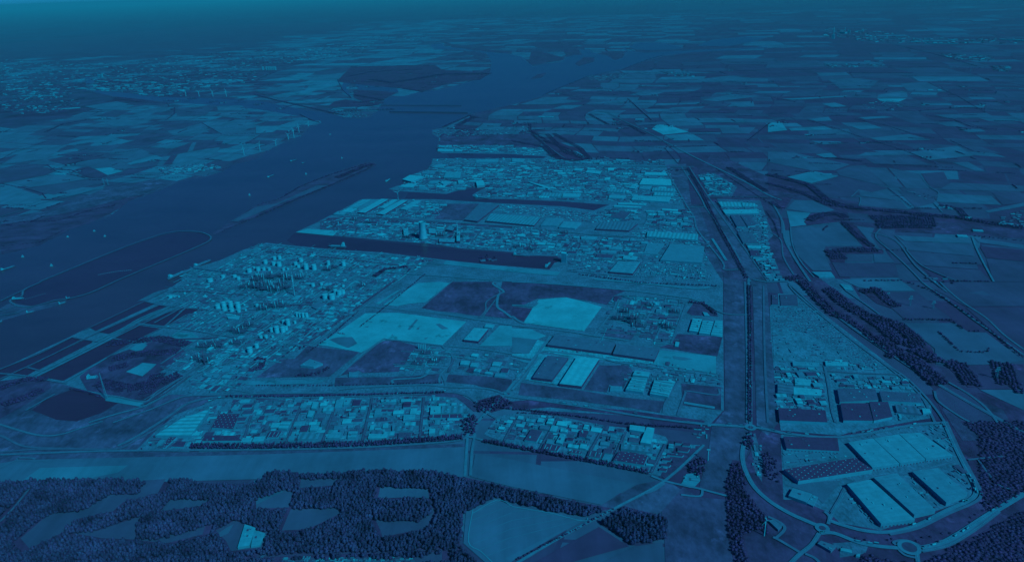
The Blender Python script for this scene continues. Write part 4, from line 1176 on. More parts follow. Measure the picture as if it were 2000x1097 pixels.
# ---------------------------------------------------------------- tanks, towers, plant
def scaled(src_parts, name, loc, scale, rz=0):
    r = empty(name, loc, rz); 
    for nm, me in src_parts:
        o = bpy.data.objects.new(nm, me); COL.objects.link(o); o.parent = r; o.scale = scale
    return r
def mesh_only(b_, mats, smooth=False):
    o = b_.build('tmp', mats, None, smooth); me = o.data; bpy.data.objects.remove(o); return me
def tank_parts(t):
    a = MB(); a.lathe((0, 0, 0), [(1, 0), (1, .97)], 22, cap=False)
    rim = MB(); rim.lathe((0, 0, 0), [(1.015, .93), (1.015, .985), (.99, .985)], 22, cap=False)
    d = MB(); d.lathe((0, 0, 0), [(1, .97), (.6, 1.03), (.01, 1.06)], 22)
    s = MB()
    for i in range(10):
        a0 = 2.6+i*.16; s.box((1.04*math.cos(a0), 1.04*math.sin(a0), .06+i*.09), (.09, .17, .02), a0)
    return [('shell', mesh_only(a, plain(t, 'tank'), True)), ('rim', mesh_only(rim, plain(.5, 'tank'))), ('tank_roof', mesh_only(d, plain(min(t+.05, 1), 'tank'))), ('stair', mesh_only(s, plain(.3, 'steel')))]
TP = {t: tank_parts(t) for t in (1.0, .85, .6)}
def tank(c, x, y, r, h, zone='J', t=1.0):
    """x, y: centre of the foot, r and h: radius and height in pixels of the crop"""
    gx, gy = cc(c, x, y); p = gp(gx, gy); k = proj(p)[2]; R_ = r/3.99/F*k; hh = hgt(gx, gy, gy-h/3.99)
    sz = 'large' if r > 15 else ('mid-size' if r > 9 else 'small')
    o = scaled(TP[t], 'storage_tank', p, (R_, R_, hh)); FOOT.append(([p+Vector((R_*a, R_*b_, 0)) for a, b_ in ((-1, -1), (1, -1), (1, 1), (-1, 1))], p, R_))
    thing(o, f'{sz} white cylindrical storage tank', 'tank', 'white storage tanks of the refinery' if zone == 'J' else 'storage tanks of the far port', zone)
for s in '''6 75,955,17,26 145,925,15,25 185,920,15,25 140,968,17,26 182,975,19,30 310,968,16,24 352,942,18,26 332,985,14,20 392,1000,19,42 455,1003,19,40 566,968,14,34 684,975,17,36 18,1010,17,26 62,1008,14,22 104,1008,14,22 15,1062,18,26 215,1010,12,18 250,1005,10,14 120,1030,11,16
5 1640,1095,22,22 1740,1062,16,18 1830,1062,17,18 1945,1022,20,26 1860,1078,16,20 1980,990,10,10 1905,1040,10,12
9 1700,208,20,30 1748,205,19,48 1803,205,19,52 1858,208,20,48 1752,222,19,18 1808,230,19,22 1862,235,16,20 1905,185,9,12 1950,550,22,40 1330,125,16,18 1440,95,9,12 1395,120,8,10 1600,110,8,8 1895,350,10,16 1915,225,9,12
10 125,390,17,32 165,395,20,48 212,390,20,40 235,375,17,28 215,325,13,28 253,340,17,48 322,272,12,34 345,275,12,32 370,278,14,36 397,278,14,34 540,130,24,34 594,135,24,40 620,95,18,36 650,100,20,30 680,92,16,26 40,440,13,22 80,440,15,24 130,432,10,14 8,515,17,32 305,325,11,20 10,195,14,22 445,35,16,22 510,25,13,18 680,40,12,16
11 1120,185,13,20 1152,215,12,18 1180,360,8,16 850,275,9,16 1205,345,9,24'''.split('\n'):
    c, rest = s.split(' ', 1)
    for q in rest.split(): x, y, r, h = [float(k) for k in q.split(',')]; tank(int(c), x, y, r, h)
for s in '''6 640,640,6,8 660,660,6,8 820,690,7,9 1010,640,9,12 1170,720,8,16 1180,690,8,14 940,660,6,12 760,640,7,8 1450,330,6,18 1650,300,7,10 1320,280,6,12 1330,275,6,10
7 20,700,7,9 100,705,7,9 120,770,8,10 160,790,8,10 190,810,8,10 100,820,8,10 60,800,8,10 230,720,8,10 1180,350,9,10 1700,340,16,9 1560,300,9,8 1590,330,8,8'''.split('\n'):
    c, rest = s.split(' ', 1)
    for q in rest.split(): x, y, r, h = [float(k) for k in q.split(',')]; tank(int(c), x, y, r, h, {'6': 'F', '7': 'H'}[c], .85)
# horizontal rows of small vessels
for i in range(5):
    p = gp(*cc(10, 1268+i*13, 520)); tank(10, 1268+i*13, 525, 5, 38, 'E', .85)
# cooling tower
p = gp(827, 466.5); hh = hgt(827, 466.5, 433); r0 = 9.2/F*proj(p)[2]
ct = empty('cooling_tower', p); prof = [(r0*(1+.0*z) if 0 else r0*(.66+.34*((.78-z)/.78)**2 if z < .78 else .66+.06*((z-.78)/.22)), hh*z) for z in np.linspace(.06, 1, 18)]
b_ = MB(); b_.lathe((0, 0, 0), prof, 40, cap=False); sh = b_.build('shell', plain(.85, 'concrete'), ct, True)
b_ = MB(); b_.lathe((0, 0, 0), [(prof[-1][0]*1.0, hh*.985), (prof[-1][0]*1.07, hh), (prof[-1][0]*.94, hh), (prof[-1][0]*.9, hh*.9)], 40, cap=False); b_.build('rim', plain(.95, 'concrete'), ct)
b_ = MB()
for i in range(28):
    a = 2*math.pi*i/28; a2 = a+.11; b_.bar((r0*1.03*math.cos(a), r0*1.03*math.sin(a), 0), (prof[0][0]*math.cos(a2), prof[0][0]*math.sin(a2), hh*.062), 1.2)
b_.build('inlet_columns', plain(.4, 'concrete'), ct)
thing(ct, 'pale concrete cooling tower standing beside the dark dock', 'cooling tower'); FOOT.append(([p+Vector((r0*a, r0*b2, 0)) for a, b2 in ((-1, -1), (1, -1), (1, 1), (-1, 1))], p, r0))
# chimneys and distillation columns
def chimney(c, x, y, top, w, t=.9, zone='J'):
    gx, gy = cc(c, x, y); p = gp(gx, gy); k = proj(p)[2]; r = w/3.99/F*k/2; hh = hgt(gx, gy, gy-(y-top)/3.99)
    o = empty('chimney', p); b_ = MB(); b_.lathe((0, 0, 0), [(r*1.25, 0), (r, hh*.5), (r*.85, hh)], 12); b_.build('stack', plain(t, 'paint'), o, True)
    b_ = MB()
    for z in (.35, .65, .93): b_.lathe((0, 0, 0), [(r*1.15, hh*z), (r*1.8, hh*z), (r*1.8, hh*z+1), (r*1.1, hh*z+1)], 12, cap=False)
    b_.build('platform', plain(.3, 'steel'), o)
    thing(o, 'tall slim ' + ('pale' if t > .6 else 'dark') + ' chimney', 'chimney', None, zone)
for a in ((10, 302, 110, -50, 7), (10, 175, 205, 125, 4), (10, 120, 90, 40, 4), (10, 172, 90, 30, 4), (6, 290, 1095, 1045, 6), (9, 1600, 650, 545, 6, .2), (9, 1512, 590, 530, 5, .6), (9, 1560, 640, 590, 4, .3),
          (6, 1568, 700, 640, 9, .9, 'F'), (6, 1625, 715, 690, 5, .9, 'F'), (6, 1300, 290, 240, 4, .5, 'G'), (6, 1355, 290, 250, 4, .5, 'G'), (11, 925, 330, 255, 8, .25, 'E'), (11, 940, 330, 260, 8, .25, 'E'), (11, 965, 330, 250, 7, .3, 'E'),
          (10, 70, 60, 10, 4, .5), (10, 30, 130, 90, 4, .4), (6, 60, 1090, 1050, 4, .6), (10, 85, 215, 185, 3, .4), (6, 950, 660, 630, 4, .9, 'F'), (9, 1895, 380, 345, 8, .95), (9, 1985, 300, 240, 5, .6)):
    chimney(*a)
# process units: steel frames holding columns and pipes
def process_unit(p, s, hh, rz, zone, rnd):
    o = empty('process_unit', p, rz); f = MB(); nx, ny = 3, 2
    for i in range(nx+1):
        for j in range(ny+1):
            f.bar((-s/2+s*i/nx, -s*.35+s*.7*j/ny, 0), (-s/2+s*i/nx, -s*.35+s*.7*j/ny, hh*.55*rnd.uniform(.8, 1.2)), 1.1)
    for z in (.2, .38, .52):
        for j in range(ny+1): f.bar((-s/2, -s*.35+s*.7*j/ny, hh*z), (s/2, -s*.35+s*.7*j/ny, hh*z), 1.0)
        for i in range(nx+1): f.bar((-s/2+s*i/nx, -s*.35, hh*z), (-s/2+s*i/nx, s*.35, hh*z), 1.0)
    f.build('steel_frame', plain(.4, 'steel'), o)
    pl_ = MB(); pl_.box((0, 0, hh*.36), (s*.8, s*.5, .5)); pl_.build('platform', plain(.3, 'steel'), o)
    for i in range(rnd.randint(3, 5)):
        c_ = MB(); x, y, r = rnd.uniform(-s/2, s/2), rnd.uniform(-s*.3, s*.3), rnd.uniform(1.4, 3.0); h2 = hh*rnd.uniform(.6, 1.1)
        c_.lathe((x, y, 0), [(r, 0), (r, h2*.92), (r*.6, h2*.98), (.05, h2)], 10, cap=False); c_.build('column', plain(rnd.choice([.35, .7, .9, 1.0]), 'tank'), o, True)
    q = MB()
    for i in range(4): z = hh*rnd.uniform(.1, .3); y = rnd.uniform(-s*.5, s*.5); q.bar((-s*.8, y, z), (s*.8, y, z), .9)
    q.build('pipe_run', plain(.8, 'tank'), o)
    thing(o, 'dark steel process unit with columns and pipes', 'process plant', 'process units', zone)
rdir = lambda c, a, b_: (lambda P: math.atan2(P[1].y-P[0].y, P[1].x-P[0].x))(wp(c, [a, b_]))
RJ = rdir(10, (0, 130), (600, 160))
rr = random.Random(5)
for c, x, y, s, hh, z in [(5, 1995, 1090, 40, 30, 'J'), (6, 120, 1075, 45, 40, 'J'), (6, 40, 1080, 40, 38, 'J'), (6, 200, 1060, 45, 35, 'J'), (6, 250, 1080, 50, 38, 'J'), (6, 340, 1075, 45, 30, 'J'), (6, 560, 1010, 40, 30, 'J'), (6, 610, 990, 40, 25, 'J'),
              (10, 20, 55, 50, 45, 'J'), (10, 75, 70, 50, 42, 'J'), (10, 130, 65, 50, 45, 'J'), (10, 180, 70, 50, 40, 'J'), (10, 230, 60, 45, 40, 'J'), (10, 60, 30, 50, 40, 'J'), (10, 200, 30, 45, 42, 'J'),
              (10, 140, 200, 45, 35, 'J'), (10, 60, 215, 45, 32, 'J'), (10, 190, 195, 45, 30, 'J'), (9, 1960, 40, 50, 35, 'J'), (9, 1910, 50, 45, 32, 'J'), (9, 1830, 385, 45, 28, 'J'), (9, 1880, 400, 45, 30, 'J'), (9, 1930, 350, 40, 30, 'J'),
              (9, 1640, 500, 50, 22, 'J'), (9, 1700, 500, 50, 24, 'J'), (9, 1590, 510, 45, 25, 'J'), (9, 1850, 480, 45, 22, 'J'), (9, 1600, 620, 40, 30, 'J'), (9, 1540, 600, 40, 20, 'J'), (10, 560, 60, 40, 22, 'J'), (10, 830, 30, 40, 16, 'J'),
              (11, 880, 240, 35, 30, 'E'), (11, 830, 290, 40, 25, 'E'), (11, 950, 300, 40, 48, 'E'), (11, 1215, 360, 35, 30, 'E'), (11, 1190, 345, 30, 24, 'E'), (11, 1270, 240, 35, 22, 'E'), (11, 980, 345, 40, 18, 'E'), (11, 1075, 190, 30, 20, 'E'),
              (6, 1180, 755, 35, 30, 'F'), (6, 1590, 750, 40, 38, 'F'), (6, 760, 620, 40, 22, 'F'), (6, 880, 640, 40, 26, 'F'), (6, 1440, 740, 45, 26, 'F'), (7, 50, 830, 40, 22, 'F'), (7, 160, 850, 40, 24, 'F'), (7, 410, 720, 35, 22, 'F'),
              (10, 1330, 560, 35, 16, 'E'), (10, 1400, 620, 35, 16, 'E'), (10, 1260, 640, 35, 14, 'E')]:
    gx, gy = cc(c, x, y); process_unit(gp(gx, gy), s*1.25, hh*1.15, RJ, z, rr)
# ---------------------------------------------------------------- lattice masts and pylons
def mast(c, x, y, top, w, arms=0, label=''):
    gx, gy = cc(c, x, y); p = gp(gx, gy); hh = hgt(gx, gy, gy-(y-top)/3.99)
    o = empty('lattice_pylon' if arms else 'lattice_mast', p, .3); b_ = MB(); n = 10
    for i in range(n):
        z0, z1 = hh*i/n, hh*(i+1)/n; w0, w1 = w*(1-.85*i/n), w*(1-.85*(i+1)/n)
        C0 = [(a*w0, b2*w0, z0) for a, b2 in ((-1, -1), (1, -1), (1, 1), (-1, 1))]; C1 = [(a*w1, b2*w1, z1) for a, b2 in ((-1, -1), (1, -1), (1, 1), (-1, 1))]
        for k in range(4): b_.bar(C0[k], C1[k], .6); b_.bar(C0[k], C1[(k+1) % 4], .35)
    b_.build('lattice_body', plain(.75, 'steel'), o)
    for i in range(arms):
        a = MB(); z = hh*(.68+.13*i); l = w*(3.2-.6*i); a.bar((-l, 0, z), (l, 0, z), .9); a.bar((-l, 0, z), (0, 0, z+hh*.05), .6); a.bar((l, 0, z), (0, 0, z+hh*.05), .6); a.build('cross_arm', plain(.85, 'steel'), o)
    thing(o, label, 'pylon' if arms else 'mast')
mast(12, 1283, 212, 148, 4.5, 3, 'pale lattice pylon in the dark field right of the motorway trees')
mast(12, 1103, 190, 108, 4.5, 3, 'pale lattice pylon nearest the woods beside the motorway')
mast(12, 1775, 757, 662, 5, 3, 'pale lattice pylon standing between two dark woods at right')
mast(12, 937, 106, 82, 3, 2, 'small pylon on the near edge of the dark field above the woods')
mast(11, 965, 152, -15, 3.5, 0, 'tall thin lattice mast rising behind the chemical plant')
mast(9, 832, 912, 708, 3.2, 0, 'tall lattice mast by the dark pond at lower left')
mast(5, 812, 345, 292, 4.5, 2, 'left one of two pale pylons on the far river bank')
mast(5, 843, 345, 292, 4.5, 2, 'right one of two pale pylons on the far river bank')
mast(4, 1575, 575, 535, 4, 2, 'faint distant pylon on the right-hand plain')
# ---------------------------------------------------------------- wind turbines
def blade_me(L):
    b_ = MB(); pr = [(.0, .035), (.08, .05), (.2, .085), (.5, .055), (.8, .03), (1, .008)]
    for r, w in pr: b_.v += [(-w*L*.45, -.012*L, r*L), (w*L*.55, 0, r*L), (-w*L*.45, .012*L, r*L)]
    for i in range(len(pr)-1):
        for k in range(3): a = 3*i+k; c_ = 3*i+(k+1) % 3; b_.f.append((a, c_, c_+3, a+3)); b_.m.append(0)
    return mesh_only(b_, plain(1.0, 'paint'))
def turbine(c, x, y, top, bl, yaw, spin, label):
    gx, gy = cc(c, x, y); p = gp(gx, gy); hh = hgt(gx, gy, gy-(y-top)/3.99); k = proj(p)[2]; L = bl/3.99/F*k
    w = max(2.0, k/F*.55)
    o = empty('wind_turbine', p, yaw); b_ = MB(); b_.lathe((0, 0, 0), [(w, 0), (w*.8, hh*.5), (w*.5, hh)], 12); b_.build('tower', plain(1.0, 'paint'), o, True)
    b_ = MB(); b_.box((0, 1.5, hh-1.5), (w*1.1, 9, 3.4)); nc = b_.build('nacelle', plain(1.0, 'paint'), o)
    b_ = MB(); b_.lathe((0, 0, 0), [(1.6, 0), (1.5, 1.6), (.2, 3)], 10); h_ = b_.build('hub', plain(1.0, 'paint'), o); h_.location = (0, -3.2, hh); h_.rotation_euler = (math.pi/2, 0, 0)
    me = blade_me(L)
    for i in range(3):
        bo = bpy.data.objects.new('blade', me); COL.objects.link(bo); bo.parent = o; bo.location = (0, -4.4, hh); bo.rotation_euler = (0, spin+i*2.0944, 0)
        if k > 5000: bo.scale = (1.5, 1.5, 1)
    b_ = MB(); b_.lathe((0, 0, 0), [(w*2.4, 0), (w*2.4, .9)], 14); b_.build('foundation', plain(.9, 'concrete'), o)
    thing(o, label, 'wind turbine')
turbine(15, 1964, 893, 765, 56, .15, -.3, 'white wind turbine in the clearing at lower right, nearest of all')
turbine(15, 1526, 308, 222, 38, 1.45, .2, 'white wind turbine on the grass strip left of the main road')
turbine(6, 1108, 458, 402, 36, .1, .95, 'white wind turbine at the tip of the cooling-tower peninsula')
for i, (c, x, y, t_) in enumerate([(5, 1903, 110, 58), (6, 32, 76, 20), (6, 156, 36, 0), (2, 254, 1086, 1046), (2, 297, 1072, 1012), (2, 336, 1032, 984), (2, 408, 982, 960), (1, 1450, 750, 712), (1, 1553, 752, 714), (1, 1660, 750, 712), (1, 1765, 753, 710)]):
    lab = ['leftmost turbine of the row along the far bank dyke', 'second turbine from the left along the far bank dyke', 'third turbine from the left along the far bank dyke', 'fourth turbine from the left along the far bank dyke', 'fifth turbine from the left along the far bank dyke', 'sixth turbine from the left along the far bank dyke', 'last turbine of the far bank dyke, by the creek mouth',
           'leftmost of four faint turbines beyond the creek', 'second from left of four faint turbines beyond the creek', 'third from left of four faint turbines beyond the creek', 'rightmost of four faint turbines beyond the creek'][i]
    turbine(c, x, y, t_, 24, .1+.1*(i % 3), .4*i, lab)
# ---------------------------------------------------------------- vessels
def hull(b_, L, Wd, hh, z=0):
    st = [(-.5, .8), (-.46, 1), (.3, 1), (.42, .6), (.5, .02)]
    for zz, k in ((z, .8), (z+hh, 1)):
        for u, w in st: b_.v += [(u*L, -w*Wd/2*k, zz), (u*L, w*Wd/2*k, zz)]
    n = len(st)
    for i in range(n-1):
        a = 2*i; o_ = 2*n
        b_.f += [(a, a+2, o_+a+2, o_+a), (a+3, a+1, o_+a+1, o_+a+3), (o_+a, o_+a+2, o_+a+3, o_+a+1)]; b_.m += [0]*3
    b_.f += [(1, 0, 2*n, 2*n+1), (2*n-2, 2*n-1, 4*n-1, 4*n-2)]; b_.m += [0]*2
def ship(c, a, b_, Wd, hh, label, t=.8, kind='cargo_ship', cat='ship'):
    P, Q = wp(c, [a, b_], .6); d = Q-P; L = d.length; o = empty(kind, (P+Q)/2, math.atan2(d.y, d.x)); m_ = MB(); hull(m_, L, Wd, hh); m_.build('hull', plain(t*.6, 'paint'), o)
    m_ = MB(); m_.box((-L*.36, 0, hh), (L*.14, Wd*.8, hh*1.6)); m_.box((-L*.38, 0, hh*2.6), (L*.08, Wd*.7, hh)); m_.build('deckhouse', plain(1.0, 'paint'), o)
    for i in range(3): m_ = MB(); m_.box((-L*.18+i*L*.2, 0, hh), (L*.17, Wd*.72, hh*.25)); m_.build('hatch_cover', plain(t, 'paint'), o)
    m_ = MB(); m_.bar((L*.38, 0, hh), (L*.38, 0, hh*3), .8); m_.build('mast', plain(.8, 'paint'), o)
    thing(o, label, cat)
ship(6, (700, 830), (560, 826), 26, 9, 'large ship moored alongside the quay in the dark dock mouth', .8)
ship(6, (88, 288), (145, 262), 14, 3, 'barge under way, leftmost of those in mid river', .8, 'river_barge', 'barge')
ship(6, (265, 162), (318, 146), 14, 3, 'barge under way in the far half of the river', .8, 'river_barge', 'barge')
ship(6, (360, 178), (385, 168), 12, 3, 'short vessel following a barge in mid river', .7, 'river_barge', 'barge')
ship(6, (1012, 322), (1046, 297), 14, 4, 'pale barge passing the tip of the far port peninsula', 1.0, 'river_barge', 'barge')
ship(5, (0, 1014), (122, 973), 16, 4, 'long barge at the left edge of the river', .8, 'river_barge', 'barge')
ship(9, (95, 138), (190, 130), 22, 4, 'pale barge moored inside the dredge basin', .95, 'river_barge', 'barge')
ship(9, (455, 178), (515, 160), 14, 4, 'work vessel moored outside the basin dyke', .8, 'work_boat', 'boat')
ship(9, (205, 245), (268, 232), 14, 4, 'work vessel moored at the tip of the small river island', .8, 'work_boat', 'boat')
ship(9, (-5, 316), (20, 308), 10, 4, 'vessel cut off by the left edge below the island', .8, 'work_boat', 'boat')
ship(9, (515, 132), (548, 127), 10, 4, 'small vessel tied to the basin dyke', .8, 'work_boat', 'boat')
ship(5, (1310, 1077), (1460, 1010), 22, 6, 'tanker lying at the lower half of the refinery jetty', .85)
ship(5, (1510, 985), (1640, 930), 20, 5, 'tanker lying at the upper half of the refinery jetty', .8)
ship(7, (262, 990), (300, 948), 14, 5, 'pale vessel berthed at the blunt end of the dark dock', .9)
ship(6, (1255, 905), (1280, 902), 8, 3, 'small boat moving along the dark dock', .9, 'work_boat', 'boat')
ship(7, (5, 890), (135, 900), 14, 5, 'long barge beside the upper quay of the dark dock', .7, 'river_barge', 'barge')
ship(6, (1700, 440), (1820, 452), 18, 6, 'ship beside the scrap yard on the second dock', .8)
ship(9, (680, 755), (768, 745), 30, 5, 'pale vessel-shaped hulk on the grass beside the pond mast', .9, 'beached_barge', 'barge')
def yacht(c, x, y, top, label):
    gx, gy = cc(c, x, y); p = gp(gx, gy, .5); hh = max(14, hgt(gx, gy, gy-(y-top)/3.99)); o = empty('sailing_yacht', p, .5)
    m_ = MB(); hull(m_, 16, 5, 2); m_.build('hull', plain(1.0, 'paint'), o); m_ = MB(); m_.bar((1, 0, 2), (1, 0, hh), .4); m_.build('mast', plain(.8, 'paint'), o)
    m_ = MB(); m_.v = [(1, 0, 3), (-8, 1.5, 3), (1, 0, hh), (1, .3, 3), (-8, 1.8, 3), (1, .3, hh), (1.5, 0, hh*.9), (8, .6, 2.5), (1.5, .3, 3)]; m_.f = [(0, 1, 2), (5, 4, 3), (0, 3, 4, 1), (1, 4, 5, 2), (6, 7, 8)]; m_.m = [0]*5; m_.build('sail', plain(.8, 'paint'), o)
    thing(o, label, 'sailing boat')
for c, x, y, t_, lab in ((5, 178, 905, 885, 'white sail nearest the left edge of the river'), (5, 402, 975, 952, 'white sail close above the basin dyke'), (5, 818, 745, 732, 'white sail right of the marsh point'), (5, 735, 705, 695, 'faint sail off the marsh'),
                         (5, 528, 750, 738, 'broad white sail beside the marsh point'), (5, 1945, 425, 405, 'lone sail between the marsh and the long island'), (6, 390, 262, 245, 'sail in mid river above the long island'), (6, 670, 138, 122, 'sail farthest up the wide river'), (2, 578, 1050, 1038, 'tiny sail off the creek mouth')):
    yacht(c, x, y, t_, lab)
# buoy line in the basin
BO = 'first second third fourth fifth sixth seventh eighth ninth tenth eleventh twelfth thirteenth fourteenth fifteenth sixteenth'.split()
for i in range(16):
    t_ = i/15; p = gp(*cc(5, 770+250*t_, 1043-34*math.sin(t_*1.5)), .4); b_ = MB(); b_.lathe((0, 0, 0), [(2.6, -.5), (3, .6), (1, 2.2), (.1, 3)], 8)
    o = b_.build('buoy', plain(.9, 'paint')); o.location = p; thing(o, f'pale round buoy, {BO[i]} from left in the curved line inside the basin', 'buoy', 'line of buoys in the basin')
for i in range(10):
    t_ = i/9; p = gp(*cc(9, 200+150*t_, 135-42*t_), .4); b_ = MB(); b_.lathe((0, 0, 0), [(2.2, -.5), (2.6, .6), (.1, 2.4)], 8)
    o = b_.build('buoy', plain(.7, 'paint')); o.location = p; thing(o, f'faint buoy, {BO[i]} from left in the straight line beside the moored barge', 'buoy', 'straight line of buoys by the barge')
# jetty
for c, s, lab in ((5, '1480,990 1995,1055', 'long straight refinery jetty crossing from quay to the tankers'), (5, '1310,1080 1640,932', 'pale berthing jetty along the moored tankers')):
    P = wp(c, s, 3); o = empty('jetty', (0, 0, 0)); b_ = MB(); b_.bar(P[0]+Vector((0, 0, 3)), P[1]+Vector((0, 0, 3)), 7); b_.build('deck', plain(.55, 'concrete'), o)
    b_ = MB()
    for i in range(14): q = P[0].lerp(P[1], i/13); b_.bar((q.x, q.y, 0), (q.x, q.y, 6), 2.5)
    b_.build('piles', plain(.25, 'concrete'), o)
    o.location = P[0].xy.to_3d()
    for ch in o.children: ch.data.transform(Matrix.Translation(-o.location))
    thing(o, lab, 'jetty')
# bridges over the river
for c, s, w, z, lab in ((2, '1040,874 1650,882', 14, 7, 'nearer long low bridge crossing the whole river'), (2, '800,822 1600,826', 9, 6, 'farther fainter bridge just behind the long road bridge')):
    A, B_ = wp(c, s, 0); o = empty('river_bridge', A); d = B_-A; b_ = MB(); b_.bar((0, 0, z), d+Vector((0, 0, z)), w*.8); b_.build('deck', plain(.2, 'concrete'), o)
    for i in range(13): b_ = MB(); q = d*(i/12); b_.box((q.x, q.y, 0), (5, w, z), 0); b_.build('pier', plain(.35, 'concrete'), o)
    b_ = MB()
    for i in range(24): q = d*((i+.5)/24); b_.bar((q.x, q.y, z), (q.x, q.y, z+7), .8)
    b_.build('lamp_posts', plain(.5, 'steel'), o)
    thing(o, lab, 'bridge')
# distant cooling tower / chimney of the power station on the right skyline
for x, y, top, w in ((512, 268, 212, 5), (600, 240, 214, 4)):
    chimney(4, x, y, top, w, .9, 'N')
# ---------------------------------------------------------------- lorries on the roads
def lorry(x, y, rz, t, i):
    o = empty('lorry', (x, y, 4.6), rz); b_ = MB(); b_.box((-1.5, 0, 1.1), (12.5, 2.6, 2.9)); b_.build('box_body', plain(t, 'paint'), o)
    b_ = MB(); b_.box((6.6, 0, .7), (2.3, 2.5, 2.7)); b_.box((7.3, 0, 2.1), (1.0, 2.3, .9)); b_.build('cab', plain(.3, 'cladding'), o)
    b_ = MB()
    for u in (-6, -4.7, 3.2, 6.6):
        for v in (-1.1, 1.1): b_.box((u, v, 0), (1.0, .4, 1.0))
    b_.build('wheels', plain(.05, 'door'), o)
    thing(o, 'white box lorry driving on the road', 'lorry', 'lorries on the roads', 'V')
ZN['V'] = 'the road network'
LM['V'] = [(1466, 700, 'the straight canal road'), (1600, 760, 'the plot road'), (1750, 1000, 'the ring road'), (1850, 1000, 'the curved avenue'), (1700, 1050, 'the big roundabout'), (1500, 980, 'the ring road left bend'), (600, 772, 'the ditch road'), (950, 805, 'the cross road'), (1200, 800, 'the hedge-lined road'), (1100, 1040, 'the diagonal farm road'), (1650, 640, 'the motorway'), (1880, 800, 'the ring road top'), (300, 850, 'the dyke road')]
rl = random.Random(11)
for c, s, n in ((16, '1370,0 1460,200 1600,480 1620,560', 6), (16, '1560,620 1400,690 1160,810 950,860 750,850', 6), (16, '1200,985 1350,950 1500,870 1700,740 1900,620', 7), (0, '1466,560 1466,830', 6), (0, '1380,828 1466,833 1530,845', 4), (0, '440,774 800,769 870,764', 6), (0, '912,850 985,770', 4),
                (0, '985,772 1150,795 1380,828', 6), (0, '1555,545 1640,620 1850,760', 9), (0, '1530,845 1640,853 1790,828', 4), (16, '410,870 520,870 700,940 1020,985', 5), (0, '230,870 330,812 440,774', 3)):
    P = smooth_line(wp(c, s, 0)) if len(parse(s)) > 2 else wp(c, s, 0)
    for i in range(n):
        k = rl.randrange(len(P)-1); q = P[k].lerp(P[k+1], rl.random()); d = (P[k+1]-P[k]).normalized(); sd = rl.choice([-1, 1]); lorry(q.x-d.y*2.4*sd, q.y+d.x*2.4*sd, math.atan2(d.y, d.x)+(0 if sd < 0 else math.pi), rl.choice([.6, .9, 1.1]), i)
# ---------------------------------------------------------------- small buildings, containers, trailers filling the yards
FQ = [(np.array([q.x for q in Q]), np.array([q.y for q in Q]), Q, c, r) for Q, c, r in FOOT]
def free(x, y, pad=6):
    ok = np.ones(len(x), bool)
    for _, _, Q, c, r in FQ:
        near = (np.abs(x-c.x) < r+pad+20) & (np.abs(y-c.y) < r+pad+20) & ok
        if not near.any(): continue
        i = np.nonzero(near)[0]; c2 = Vector((c.x, c.y, 0))
        k = 1+pad/max(r, 1)*1.3
        QQ = [c2+(q-c2)*k for q in Q]
        ok[i[inside(QQ, x[i], y[i])]] = False
    return ok
ITEMS = {}
def fill(zone, c, s, dc, da, db, spacing, mix, lo, hi, keep=1.0, size=1.0):
    P = wp(c, s); rz = rdir(dc, da, db)
    x, y = scatter(P, spacing, .3, rz); m_ = free(x, y, spacing*.3) & (rng.uniform(size=len(x)) < keep); x, y = x[m_], y[m_]
    kinds = list(mix); pr = np.array([mix[k] for k in kinds], float); pr /= pr.sum()
    for i in range(len(x)):
        k = kinds[rng.choice(len(kinds), p=pr)]; t = float(rng.uniform(lo, hi)); r2 = rz+(math.pi/2 if rng.uniform() < .35 else 0)
        if k == 'shed': w = rng.uniform(9, 20)*size; l = w*rng.uniform(1, 2.2); h = rng.uniform(3.5, 6)
        elif k == 'storage_container': w = rng.choice([2.6, 5.2, 8]); l = rng.choice([6.2, 12.4, 12.4, 24.8]); h = rng.choice([2.7, 5.4])
        elif k == 'parked_trailer': w, l, h = 3.2, 14, 3.8
        elif k == 'material_pile': w = rng.uniform(7, 18)*size; l = w*rng.uniform(1, 1.8); h = w*.3
        elif k == 'pipe_rack': w = 5; l = rng.uniform(40, 150); h = 3; t = max(t, .6); r2 = rz+(math.pi/2 if rng.uniform() < .3 else 0)
        elif k == 'stacked_goods': w = rng.uniform(2, 4); l = rng.uniform(20, 70)*size; h = 2.2; r2 = rz
        elif k == 'tree': w = l = rng.uniform(6, 10); h = w*1.2
        pz = proj((x[i], y[i], 0))
        if not (-60 < pz[0] < 2060 and pz[1] < 1130): continue
        ITEMS.setdefault(k, []).append((max(l, h)/pz[2], x[i], y[i], l, w, h, r2, t, zone))
BLK = []; PADN = [0]
